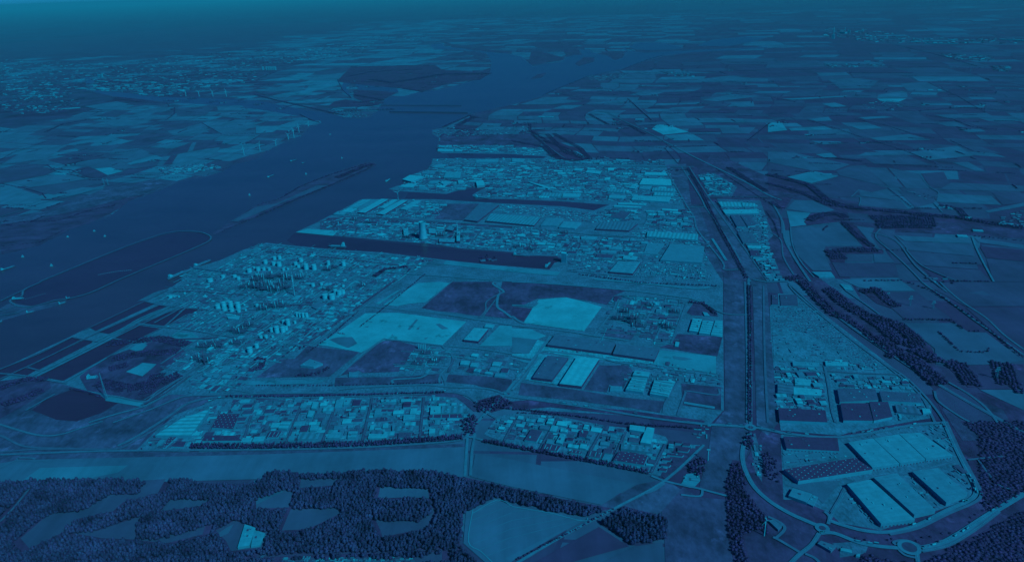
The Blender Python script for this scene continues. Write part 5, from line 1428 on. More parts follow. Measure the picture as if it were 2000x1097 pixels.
def blocks(zone, c, s, dc, da, db, spacing, wmin, wmax, lo, hi, keep=.75):
    P = wp(c, s); rz = rdir(dc, da, db); x, y = scatter(P, spacing, .16, rz); m_ = free(x, y, wmax*.45) & (rng.uniform(size=len(x)) < keep)
    x0, y0 = scatter(P, spacing*.8, .06, rz); mp_ = free(x0, y0, 2) & (rng.uniform(size=len(x0)) < .75); S = SHEETS.setdefault(('paved_ground', 'yard'), [[], [], []])
    for a, b2 in zip(x0[mp_], y0[mp_]):
        co, si = math.cos(rz), math.sin(rz); l, w = spacing*rng.uniform(.2, .4), spacing*rng.uniform(.2, .4); n = len(S[0]); PADN[0] += 1
        S[0] += [Vector((a+u*l*co-v*w*si, b2+u*l*si+v*w*co, (2.45 if zone in 'D' else 1.5)+.0004*PADN[0])) for u, v in ((-1, -1), (1, -1), (1, 1), (-1, 1))]
        S[1].append((n, n+1, n+2, n+3)); S[2].append(tone(float(rng.choice([.2, .3, .42, .7, .8, .9]))))
    for a, b2 in zip(x[m_], y[m_]):
        w = rng.uniform(wmin, wmax); l = min(w*rng.uniform(1, 2.1), spacing*.92); r2 = rz+(math.pi/2 if rng.uniform() < .3 else 0)
        if r2 != rz: w = min(w, spacing*.8)
        t = float(rng.choice([rng.uniform(.85, 1.1), rng.uniform(.75, 1.0), rng.uniform(.5, .8), rng.uniform(.05, .35)])) if lo is None else float(rng.uniform(lo, hi))
        co, si = math.cos(r2), math.sin(r2); h = float(rng.uniform(6, 10))
        Q = [Vector((a+u*l/2*co-v*w/2*si, b2+u*l/2*si+v*w/2*co, h)) for u, v in ((-1, -1), (1, -1), (1, 1), (-1, 1))]
        pz = proj((a, b2, 0))
        if -40 < pz[0] < 2040: BLK.append((max(l, w)/pz[2], Q, t, h, str(rng.choice(['', 'r', 'f', 'n'])), zone)); FOOT.append((Q, Vector((a, b2, 0)), math.hypot(l, w)/2))
G1 = (7, (1040, 245), (1200, 247)); G2 = (6, (975, 452), (850, 560)); H1 = (7, (1060, 702), (1450, 727))
blocks('G', 6, '1400,190 1995,190 1995,430 1720,415 1860,340 1480,395 1150,370 1200,290', 6, (1480, 242), (1600, 242), 78, 24, 50, None, 0, .7)
blocks('G', 7, '0,200 1000,215 1200,240 1280,420 1000,480 760,470 0,440', *G1, 82, 26, 52, None, 0, .6)
blocks('G', 7, '0,50 220,60 230,95 0,92', *G1, 60, 22, 40, None, 0, .8)
blocks('G', 6, '1420,35 1995,35 1995,90 1430,90', *G1, 60, 22, 42, None, 0, .75)
blocks('G', 7, '0,150 1180,160 1180,185 0,180', *G1, 70, 20, 40, None, 0, .6)
blocks('F', 6, '1140,480 1300,470 1470,495 1390,600 1000,595', *G1, 60, 20, 38, None, 0, .7)
blocks('F', 6, '640,600 1360,650 1995,700 1995,850 1600,825 1000,760 640,730', *H1, 56, 18, 36, None, 0, .6)
blocks('F', 7, '0,680 330,720 700,760 860,760 860,790 640,890 400,870 0,850', *H1, 56, 18, 36, None, 0, .7)
blocks('H', 7, '700,760 1000,760 1060,800 900,930 700,910', *H1, 50, 18, 34, None, 0, .7)
blocks('H', 7, '1060,540 1400,540 1410,680 1060,670', *H1, 62, 24, 46, None, 0, .75)
blocks('H', 7, '720,530 1000,540 990,620 900,630 700,590', *H1, 46, 20, 36, None, 0, .75)
blocks('A', 0, '300,872 430,790 440,782 860,777 900,795 915,815 890,845 500,862', 0, (300, 878), (900, 850), 44, 15, 30, None, 0, .7)
blocks('B', 0, '962,846 980,820 1060,815 1180,834 1290,862 1358,872 1325,900 1288,922 1200,896 1100,876', 15, (0, 190), (780, 310), 42, 15, 28, None, 0, .7)
blocks('D', 12, '80,670 400,670 440,980 90,960', 12, (75, 790), (200, 790), 42, 14, 28, None, 0, .7)
blocks('D', 12, '500,730 760,760 1060,745 1180,850 560,820', 12, (480, 720), (1040, 740), 40, 12, 24, None, 0, .4)
blocks('I', 8, '-20,560 0,800 60,1000 110,1090 0,1090 -60,900', 7, (1840, 815), (1940, 815), 34, 14, 24, None, 0, .7)
blocks('I', 7, '1460,260 1560,255 1710,350 1690,420 1540,420', 7, (1480, 300), (1700, 320), 50, 16, 30, None, 0, .7)
blocks('J', 10, '0,20 1000,20 800,190 600,370 380,490 150,590 0,680', 10, (0, 130), (600, 160), 62, 14, 26, None, 0, .35)
blocks('J', 9, '1640,450 1850,440 1990,280 1990,680 1880,850 1520,850', 10, (0, 130), (600, 160), 56, 14, 26, None, 0, .4)
blocks('J', 6, '0,820 1400,930 1200,1000 1100,1090 700,1000 400,900 0,870', 10, (0, 130), (600, 160), 75, 14, 28, None, 0, .3)
blocks('E', 10, '1560,570 1990,590 1990,740 1520,700', 10, (1600, 612), (1740, 635), 60, 16, 30, None, 0, .5)
blocks('E', 11, '800,120 1320,150 1240,480 1100,460 900,230', 11, (960, 110), (1330, 140), 66, 12, 24, None, 0, .35)
blocks('M', 5, '1300,240 1600,185 1740,207 1600,235 1350,265', 5, (1230, 215), (1600, 175), 60, 18, 34, None, 0, .7)
FQ[:] = [(0, 0, Q, c, r) for Q, c, r in FOOT]
BLK.sort(key=lambda q: -q[0])
for q in BLK[:280]: building(q[1], q[2], q[3], q[4], q[5], None, 'industrial_hall', 'hall')
b_ = MB()
for q in BLK[280:]:
    n = len(b_.v); b_.v += [Vector((p.x, p.y, 0)) for p in q[1]]+list(q[1]); i = min(range(7), key=lambda i: abs((.15, .3, .45, .6, .75, .9, 1.05)[i]-q[2]))
    b_.f += [(n, n+1, n+5, n+4), (n+1, n+2, n+6, n+5), (n+2, n+3, n+7, n+6), (n+3, n, n+4, n+7), (n+4, n+5, n+6, n+7)]; b_.m += [7]*4+[i]
o = b_.build('industrial_hall', [plain(t, 'roofing') for t in (.15, .3, .45, .6, .75, .9, 1.05)]+[plain(.6, 'cladding')]); o['kind'] = 'stuff'
mixP = dict(shed=3, storage_container=4, parked_trailer=2, material_pile=2)
fill('A', 0, '275,878 312,840 350,815 410,790 600,780 860,775 900,790 918,812 900,842 860,850 560,860 375,865', 0, (300, 878), (900, 850), 21, dict(shed=5, storage_container=4, parked_trailer=4, material_pile=1.5, tree=2), .3, 1.0, .8)
fill('B', 0, '955,846 975,818 1060,812 1180,832 1295,860 1312,872 1360,870 1325,903 1290,926 1270,920 1200,900 1100,880', 15, (0, 190), (780, 310), 20, dict(shed=5, storage_container=4, parked_trailer=4, material_pile=1, tree=3), .3, 1.0, .8)
fill('C', 16, '110,220 560,240 680,275 130,340', 16, (130, 310), (700, 280), 15, dict(parked_trailer=5, storage_container=2), .4, 1.0, .55)
fill('C', 16, '1330,20 1400,40 1440,250 1400,230 1180,80', 16, (1180, 80), (1440, 260), 15, dict(parked_trailer=5, storage_container=2, tree=2), .3, 1.0, .6)
fill('C', 16, '1340,370 1500,350 1600,560 1560,560', 16, (1340, 370), (1570, 560), 16, dict(shed=2, parked_trailer=5, tree=3), .3, 1.0, .7)
fill('C', 16, '600,100 1100,30 1150,70 620,150', 16, (620, 150), (1100, 80), 17, dict(parked_trailer=5), .4, .9, .5)
fill('C', 16, '590,560 700,640 860,820 800,800', 16, (620, 560), (860, 810), 17, dict(parked_trailer=5), .5, .9, .6)
fill('C', 16, '1010,410 1120,420 1370,640 1390,680 1310,690', 16, (1010, 410), (1310, 690), 17, dict(parked_trailer=5), .4, .9, .5)
fill('D', 12, '60,660 410,660 440,980 470,1095 80,1095', 12, (70, 640), (420, 640), 15, mixP, .15, 1.1, .85, .6)
fill('D', 12, '480,720 760,760 820,740 1060,745 1200,870 860,845 530,830', 12, (480, 700), (1040, 740), 16, mixP, .2, 1.0, .7, .6)
fill('D', 12, '980,950 1220,960 1280,1050 1000,1080', 12, (990, 955), (1200, 975), 17, mixP, .3, 1.0, .7, .6)
fill('D', 12, '40,130 250,120 420,250 900,640 990,690 60,620', 12, (60, 300), (420, 300), 13, dict(stacked_goods=8, storage_container=1.5), .3, .85, .7, .8)
fill('D', 12, '460,600 800,640 960,690 660,690 450,680', 12, (450, 640), (900, 680), 15, dict(stacked_goods=3, storage_container=3, shed=1), .3, 1.0, .8)
fill('I', 8, '-20,560 0,800 60,1000 120,1095 0,1095 -60,900', 7, (1840, 815), (1940, 815), 17, mixP, .4, 1.1, .8)
fill('I', 7, '1600,475 1900,480 1995,700 1995,1095 1900,960 1780,720', 7, (1640, 537), (1900, 533), 20, mixP, .3, 1.1, .7)
fill('I', 7, '1450,260 1560,250 1730,350 1700,430 1530,430', 7, (1480, 300), (1700, 320), 24, dict(shed=5, storage_container=2, tree=2), .3, 1.1, .9)
fill('H', 7, '0,700 540,770 900,770 1060,620 1100,550 1400,530 1420,700 1540,800 1500,1060 900,1040 740,1060 430,1020 440,900 0,860', 7, (1060, 702), (1450, 727), 25, mixP, .3, 1.05, .85)
fill('H', 7, '960,1000 1100,960 1490,975 1590,1090 1200,1090 950,1060', 7, (1000, 1080), (1060, 970), 20, dict(parked_trailer=4, stacked_goods=4, storage_container=5), .5, 1.1, .85)
fill('H', 7, '640,560 1000,530 1000,620 640,640', 7, (700, 627), (980, 642), 24, mixP, .3, 1.1, .85)
fill('G', 7, '0,190 1000,210 1220,230 1300,420 1340,480 1000,490 760,480 540,460 0,450', 7, (1040, 245), (1200, 247), 27, dict(shed=6, storage_container=2, material_pile=3, tree=.6), .25, 1.05, .85)
fill('G', 7, '0,50 230,60 260,100 100,120 0,95', 7, (0, 90), (230, 95), 26, mixP, .6, 1.1, .8)
fill('G', 7, '100,150 1180,150 1180,185 100,190', 7, (0, 170), (1000, 175), 34, dict(shed=5, tree=5), .4, 1.0, .6)
fill('G', 6, '1420,40 1995,35 1995,90 1430,90', 6, (1420, 62), (1540, 66), 26, mixP, .5, 1.1, .8)
fill('G', 6, '1380,180 1995,180 1995,440 1700,430 1850,335 1480,405 1100,380 1180,290 1350,220', 6, (1480, 242), (1600, 242), 26, dict(shed=6, storage_container=2, material_pile=3, tree=1), .25, 1.05, .85)
fill('G', 6, '1380,140 1995,135 1995,172 1380,180', 6, (1400, 160), (1900, 165), 26, mixP, .4, 1.0, .8)
fill('F', 6, '620,570 830,455 1300,465 1480,490 1390,610 1000,600 640,575', 6, (975, 452), (850, 560), 24, mixP, .4, 1.1, .8)
fill('F', 6, '500,640 640,600 1360,640 1995,700 1995,860 1600,830 1000,765 620,735', 6, (700, 660), (1560, 730), 24, mixP, .25, 1.05, .85)
fill('F', 6, '1900,500 1995,500 1995,560 1830,560', 6, (1740, 492), (1895, 497), 20, mixP, .5, 1.1, .85)
fill('F', 7, '0,500 640,560 720,610 640,640 0,560', 7, (270, 598), (402, 602), 20, dict(material_pile=6, storage_container=3, shed=2), .2, .95, .9)
fill('F', 7, '0,670 200,670 360,720 700,760 880,740 880,790 660,900 400,880 300,870 0,860', 7, (270, 598), (402, 602), 20, mixP, .25, 1.0, .9)
mixJ = dict(shed=3, pipe_rack=4, storage_container=3, tree=.25)
fill('J', 6, '0,800 560,850 1400,930 1260,1000 1100,1095 0,1095', 10, (0, 450), (640, 0), 24, mixJ, .3, 1.05, .8)
fill('J', 5, '1400,1060 1480,1000 1640,1040 1800,920 1995,820 1995,1095 1380,1095', 10, (0, 450), (640, 0), 22, mixJ, .3, 1.05, .8)
fill('J', 9, '1330,50 1560,0 1995,0 1995,230 1850,420 1300,350 1280,340 1570,215 1400,190 1180,140', 10, (0, 450), (640, 0), 22, mixJ, .3, 1.05, .8)
fill('J', 9, '1620,440 1850,430 1995,260 1995,700 1880,860 1500,860 1480,720 1240,670 1560,480', 10, (0, 450), (640, 0), 22, mixJ, .25, 1.0, .7)
fill('J', 10, '0,0 1090,0 820,180 620,370 380,500 200,580 0,720', 10, (0, 450), (640, 0), 21, mixJ, .3, 1.05, .8)
fill('E', 10, '1100,700 1240,520 1420,510 1560,540 1430,690 1300,710', 10, (1270, 520), (1540, 540), 20, dict(pipe_rack=3, shed=3, storage_container=3), .2, 1.0, .85)
fill('E', 10, '1560,560 1740,560 1995,580 1995,740 1500,700', 10, (1600, 612), (1740, 635), 28, mixP, .3, 1.0, .5)
fill('E', 11, '780,110 1330,140 1280,380 1240,500 700,420', 11, (960, 110), (1330, 140), 24, dict(pipe_rack=4, shed=3, storage_container=3, tree=.5), .25, 1.05, .5)
fill('E', 11, '300,500 680,580 1100,620 1620,720 1620,800 1300,770 680,600 340,540', 11, (340, 410), (810, 475), 19, dict(parked_trailer=5, storage_container=4, shed=1), .3, 1.1, .7)
fill('E', 11, '850,700 1300,740 1250,880 860,850', 11, (960, 690), (1075, 705), 17, dict(parked_trailer=5, storage_container=4), .3, 1.1, .8)
fill('E', 11, '0,600 150,620 60,760 0,800', 11, (340, 410), (810, 475), 20, mixP, .3, 1.0, .8)
fill('B', 15, '1330,420 1460,410 1420,500 1310,480', 15, (1330, 430), (1440, 440), 15, mixP, .5, 1.1, .8, .6)
fill('B', 15, '1860,150 1940,200 1940,450 1880,400', 15, (1860, 150), (1900, 420), 17, mixP, .5, 1.1, .8, .6)
fill('B', 15, '1440,20 1540,25 1520,130 1400,130', 15, (1440, 20), (1540, 30), 16, mixP, .4, 1.0, .7, .6)
fill('K', 14, '220,1070 1220,1060 1230,1100 220,1110', 14, (220, 1080), (1220, 1070), 9, dict(storage_container=3, parked_trailer=3), .3, 1.0, .9)
fill('K', 16, '540,960 740,1000 700,1090 540,1060', 16, (570, 985), (650, 1000), 16, mixP, .3, 1.0, .6, .5)
fill('M', 5, '1230,215 1600,175 1750,207 1600,240 1250,278', 5, (1230, 215), (1600, 175), 32, dict(shed=6, tree=3), .4, 1.1, .9)
fill('M', 2, '560,850 800,870 880,910 700,925 600,890', 2, (560, 850), (880, 900), 40, dict(shed=6, tree=3), .4, 1.0, .9)
fill('G', 2, '1360,1020 1560,1010 1995,1000 1995,1050 1500,1070 1400,1060', 2, (1360, 1020), (1995, 1010), 40, dict(shed=6, tree=4), .3, 1.0, .8)
fill('G', 3, '0,985 150,990 140,1040 0,1050', 3, (0, 1000), (140, 1010), 36, dict(shed=6, tree=4), .3, 1.0, .8)
fill('L', 3, '580,590 900,570 920,600 700,640 600,620', 3, (580, 600), (900, 580), 55, dict(shed=5, tree=3), .4, 1.0, .8, 1.5)
fill('L', 4, '830,780 1080,790 1050,840 850,850 700,845', 4, (830, 800), (1080, 800), 55, dict(shed=5, tree=5), .3, 1.0, .8, 1.4)
fill('L', 8, '1840,570 1995,540 1995,690 1800,650', 8, (1800, 648), (1920, 655), 28, dict(shed=5, tree=4), .3, .9, .9)
fill('L', 8, '1080,390 1290,430 1280,470 1150,450', 8, (1080, 390), (1290, 430), 35, dict(shed=3, tree=5), .3, .7, .7)
PCOL = [.15, .3, .45, .6, .75, .9, 1.05]
def gable_me(t, wt):
    b_ = MB(); x, y, h, rg = .5, .5, .82, 1.0
    b_.v = [(-x, -y, 0), (x, -y, 0), (x, y, 0), (-x, y, 0), (-x, -y, h), (x, -y, h), (x, y, h), (-x, y, h), (-x, 0, rg), (x, 0, rg)]
    b_.f = [(0, 1, 5, 4), (2, 3, 7, 6), (1, 2, 6, 9, 5), (3, 0, 4, 8, 7), (4, 5, 9, 8), (6, 7, 8, 9)]; b_.m = [1, 1, 1, 1, 0, 0]; return b_
def item_proto(kind):
    b_ = MB()
    if kind in ('shed',): b_ = gable_me(0, 0)
    elif kind == 'storage_container':
        b_.box((0, 0, 0), (1, 1, 1))
    elif kind == 'parked_trailer':
        b_.box((.08, 0, .25), (.84, 1, .75)); b_.box((-.42, 0, .1), (.14, .95, .65), mi=1)
        for u in (-.4, .25, .36): b_.box((u, 0, 0), (.07, .96, .25), mi=1)
    elif kind == 'material_pile': b_.lathe((0, 0, 0), [(.52, 0), (.38, .5), (.15, .9), (.02, 1)], 9)
    elif kind == 'pipe_rack':
        for v in (-.4, -.15, .1, .35): b_.box((0, v, .8), (1, .16, .15))
        for u in (-.45, -.25, -.05, .15, .35): b_.box((u, 0, 0), (.03, .9, .8), mi=1)
    elif kind == 'stacked_goods':
        for i in range(6): b_.box((-.42+i*.168, 0, 0), (.13, 1, 1-.25*(i % 3)), mi=i % 2)
    return b_
IL = {'shed': ('shed', 'shed', 'small {} roofed shed in {}'), 'storage_container': ('container', 'container', 'small {} storage container in {}'), 'parked_trailer': ('trailer', 'trailer', '{} box trailer parked in {}'),
      'material_pile': ('pile', 'pile', '{} heap of loose material in {}'), 'pipe_rack': ('pipe rack', 'pipe rack', 'long low {} pipe rack in {}'), 'stacked_goods': ('stacked_goods', 'goods stack', 'low {} row of stacked goods in {}')}
for kind, lst in ITEMS.items():
    if kind == 'tree': continue
    pb = item_proto(kind); lst.sort(key=lambda q: -q[0]); cap = 290
    cache = {}
    for q in lst[:cap]:
        _, x, y, l, w, h, rz, t, z = q; i = min(range(7), key=lambda i: abs(PCOL[i]-t))
        if i not in cache: o = pb.build(kind, [plain(PCOL[i], 'paint'), plain(.5 if kind == 'shed' and i > 2 else .2, 'cladding')]); cache[i] = o.data; bpy.data.objects.remove(o)
        o = bpy.data.objects.new(kind, cache[i]); COL.objects.link(o); o.location = (x, y, 0); o.scale = (l, w, h); o.rotation_euler = (0, 0, rz)
        tw = 'dark' if i < 2 else ('mid-toned' if i < 4 else 'pale')
        thing(o, IL[kind][2].format(tw, '').replace(' in ', ''), IL[kind][1], f'{tw} {IL[kind][1]}s in {ZN[z]}', z)
    rest = lst[cap:]
    if rest:
        BV = np.array([tuple(v) for v in pb.v]); V_, F_, m_ = [], [], []
        nv = len(BV)
        for k, q in enumerate(rest):
            _, x, y, l, w, h, rz, t, z = q; co, si = math.cos(rz), math.sin(rz)
            X = BV[:, 0]*l; Y = BV[:, 1]*w
            V_.append(np.stack([x+X*co-Y*si, y+X*si+Y*co, BV[:, 2]*h], 1))
            i = min(range(7), key=lambda i: abs(PCOL[i]-t)); off = k*nv
            F_ += [tuple(off+j for j in f) for f in pb.f]; m_ += [7 if a else i for a in pb.m]
        o = mesh_obj({'shed': 'shed_stuff'}.get(kind, kind+'_stuff').replace('_stuff', ''), np.concatenate(V_), F_, [plain(t, 'paint') for t in PCOL]+[plain(.35, 'cladding')], None, m_)
        o['kind'] = 'stuff'
# ---------------------------------------------------------------- the distant towns: far too many roofs to count
def town(s, c, n, lo, hi, t0, t1, hmax=14):
    P = wp(c, s); xs = [p.x for p in P]; ys = [p.y for p in P]; out = []
    px_ = [cc(c, *q) for q in parse(s)]; PP = [Vector((a, b2, 0)) for a, b2 in px_]
    x = rng.uniform(min(p.x for p in PP), max(p.x for p in PP), n*3); y = rng.uniform(min(p.y for p in PP), max(p.y for p in PP), n*3)
    m_ = inside(PP, x, y); x, y = x[m_][:n], y[m_][:n]
    for a, b2 in zip(x, y): g_ = gp(a, b2); TB.box((g_.x, g_.y, 0), (rng.uniform(lo, hi)*1.6, rng.uniform(lo, hi), rng.uniform(5, hmax)), rng.uniform(-.5, .2), mi=int(rng.integers(0, 5)))
TB = MB()
town('0,450 400,480 900,500 1400,430 1995,400 1995,640 1500,700 1250,760 900,700 700,620 600,700 500,760 200,760 0,700', 1, 1500, 14, 55, 0, 0)
town('600,700 720,640 1000,660 1400,660 1480,700 1250,760 1000,720', 1, 260, 20, 60, 0, 0)
town('0,700 300,690 500,760 650,800 500,870 200,900 0,850', 1, 260, 10, 35, 0, 0)
town('0,380 400,380 900,330 850,420 500,470 0,520', 2, 420, 14, 45, 0, 0)
town('900,280 1300,270 1400,330 900,340', 2, 90, 20, 50, 0, 0)
town('400,220 800,230 1200,300 1995,300 1995,340 1000,345 450,290', 4, 260, 18, 70, 0, 0, 20)
town('1350,420 1750,430 1750,480 1400,460', 4, 90, 16, 50, 0, 0)
town('1180,560 1380,555 1420,600 1200,590', 3, 80, 14, 36, 0, 0)
town('1760,510 1900,520 1880,560 1770,560', 4, 60, 14, 36, 0, 0)
town('420,500 900,500 900,520 500,525', 4, 80, 14, 40, 0, 0)
# ---------------------------------------------------------------- trees
TREES = []      # size in view, x, y, height, crown radius, zone
def add_trees(x, y, h, r, z):
    for a, b2 in zip(x, y):
        p = proj((a, b2, 0))
        if -40 < p[0] < 2040 and p[1] < 1140:
            k = rng.uniform(.62, 1.22); TREES.append((h*k/p[2], a, b2, h*k, r*rng.uniform(.8, 1.2), z))
def wood(c, s, sp, h, r, z, holes=(), jit=.32):
    P = wp(c, s); x, y = scatter(P, sp, jit, .3); m_ = np.ones(len(x), bool)
    for hc, hs in holes:
        HP = wp(hc, hs); ctr = sum(HP, Vector())/len(HP); m_ &= ~inside([ctr+(p-ctr)*1.12 for p in HP], x, y)
    x, y = x[m_], y[m_]; k = 1-.5*h/H; x, y = x*k, y*k; m_ = free(x, y, 5); add_trees(x[m_], y[m_], h, r, z)
def row(c, s, sp, h, r, z, width=0):
    if z == 'country' and width >= 30: sp *= .72
    P = wp(c, s); X, Y = [], []
    for a, b2 in zip(P, P[1:]):
        d = b2-a; n = max(1, int(d.length/sp)); nv = Vector((-d.y, d.x, 0)).normalized()
        for k in range(max(1, int(width/sp)) if width else 1):
            for i in range(n):
                q = a+d*((i+rng.uniform(0, .8))/n)+nv*((k-width/sp/2)*sp if width else 0)+nv*rng.uniform(-1.5, 1.5); X.append(q.x); Y.append(q.y)
    add_trees(X, Y, h, r, z)
CLR = [(13, '1110,460 1290,450 1230,560 960,630 880,700 600,760 500,860 230,990 160,910 360,740 460,700 640,690 860,570 1040,570'), (13, '1330,605 1640,605 1560,660 1250,700'),
       (13, '500,870 760,850 1100,735 1050,850 1060,900 1200,915 1600,800 1580,880 1290,950 1040,920 800,910 560,870'), (14, '350,450 640,440 590,500 340,520'), (14, '210,530 285,555 255,670 0,680 0,610'),
       (14, '270,685 620,675 660,715 560,765 400,840 200,850'), (14, '970,505 1340,530 1350,600 1200,590 950,600'), (14, '1345,605 1390,700 1330,830 1040,890 995,930 970,850 930,765 1250,770 1340,720'),
       (14, '0,1035 990,1005 1560,985 1560,1000 990,1026 0,1066'), (13, '1680,850 1830,770 1900,800 1995,850 1995,990 1800,1010 1760,930'), (14, '0,850 100,860 40,1000 0,1000'), (14, '200,1065 1240,1055 1450,1000 1450,1095 200,1110'),
       (13, '-60,780 230,510 240,540 -20,830')]
FA = '-100,470 280,462 610,452 1100,455 1260,470 1380,452 1500,455 1620,478 1995,490'
wood(0, '-60,948 10,939 60,936 150,934 275,935 290,942 320,934 370,934 385,942 420,945 498,944 520,922 545,918 580,922 640,924 700,918 760,916 800,918 830,916 880,925 905,934 1000,952 1090,972 1170,990 1180,996 1140,1004 1060,992 966,968 905,1000 898,1060 930,1097 930,1125 -60,1125', 10.2, 21, 5.9, 'plantation', CLR)
wood(15, '690,790 870,670 1200,750 1205,905 940,945', 10.5, 22, 6.1, 'clump')
wood(0, '928,784 975,772 1005,785 950,805 930,800', 12, 15, 6, 'junction')
wood(0, '900,815 925,808 935,820 925,845 905,848', 13, 18, 6, 'junction')
wood(15, '1670,500 1720,320 1790,330 1830,560 1995,760 1995,880 1900,830 1800,900 1850,1095 1740,1095 1690,880', 11, 15, 6.8, 'right')
wood(15, '1370,300 1440,275 1510,300 1500,380 1450,410 1380,390', 13, 20, 7, 'right')
wood(15, '1820,100 1860,80 1890,110 1880,200 1840,220 1800,180', 13, 18, 7, 'right'); wood(15, '1950,240 1995,230 1995,430 1960,380', 13, 18, 7, 'right')
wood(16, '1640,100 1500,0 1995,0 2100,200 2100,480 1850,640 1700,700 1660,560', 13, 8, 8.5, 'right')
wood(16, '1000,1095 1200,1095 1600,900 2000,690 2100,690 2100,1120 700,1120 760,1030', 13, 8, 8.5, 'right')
wood(16, '500,850 760,900 1000,910 1200,890 1500,790 1750,640 1850,560 1880,600 1700,720 1400,880 1250,930 1000,960 700,930', 30, 6, 5, 'right')
wood(16, '0,250 70,280 90,470 0,430', 15, 16, 6, 'right')
for s, sp, h, r, w in (('375,871 500,872 700,868 905,854', 9, 20, 5, 32), ('442,774 560,774 700,771 868,766', 9, 15, 5, 16), ('500,752 650,752 820,748 868,746', 12, 9, 4, 12), ('945,860 1010,872 1100,889 1200,908 1268,922', 9, 18, 5, 26),
                       ('975,795 1030,800 1130,812 1220,826 1372,836', 9, 13, 5, 16), ('1004,1093 1090,1050 1198,993', 9, 9, 4, 9), ('700,640 745,605 800,560 830,535', 11, 10, 4, 9), ('598,690 640,660 700,607', 11, 10, 4, 9),
                       ('1466,560 1468,640 1468,720 1468,825', 9, 13, 5, 24), ('1345,330 1370,370 1388,410 1420,470 1462,545', 13, 13, 6, 28), ('1400,395 1440,450 1490,530 1500,545', 14, 11, 5, 14), ('1130,535 1250,552 1400,558', 11, 12, 5, 18),
                       ('1345,590 1375,592 1402,615', 10, 13, 6, 26), ('1430,385 1520,388', 15, 10, 5, 20), ('930,326 1180,320 1300,322', 18, 8, 5, 10), ('1040,262 1062,280 1100,312', 18, 12, 7, 40), ('1070,262 1110,300 1150,312 1130,290 1080,262', 18, 12, 7, 60),
                       ('1400,330 1500,395', 18, 10, 6, 14), ('1320,540 1370,545', 12, 10, 5, 10), ('1100,812 1010,808', 10, 8, 4, 8), ('0,880 230,880', 0, 0, 0, 0)):
    if sp: row(0, s, sp, h, r, 'belt', w)
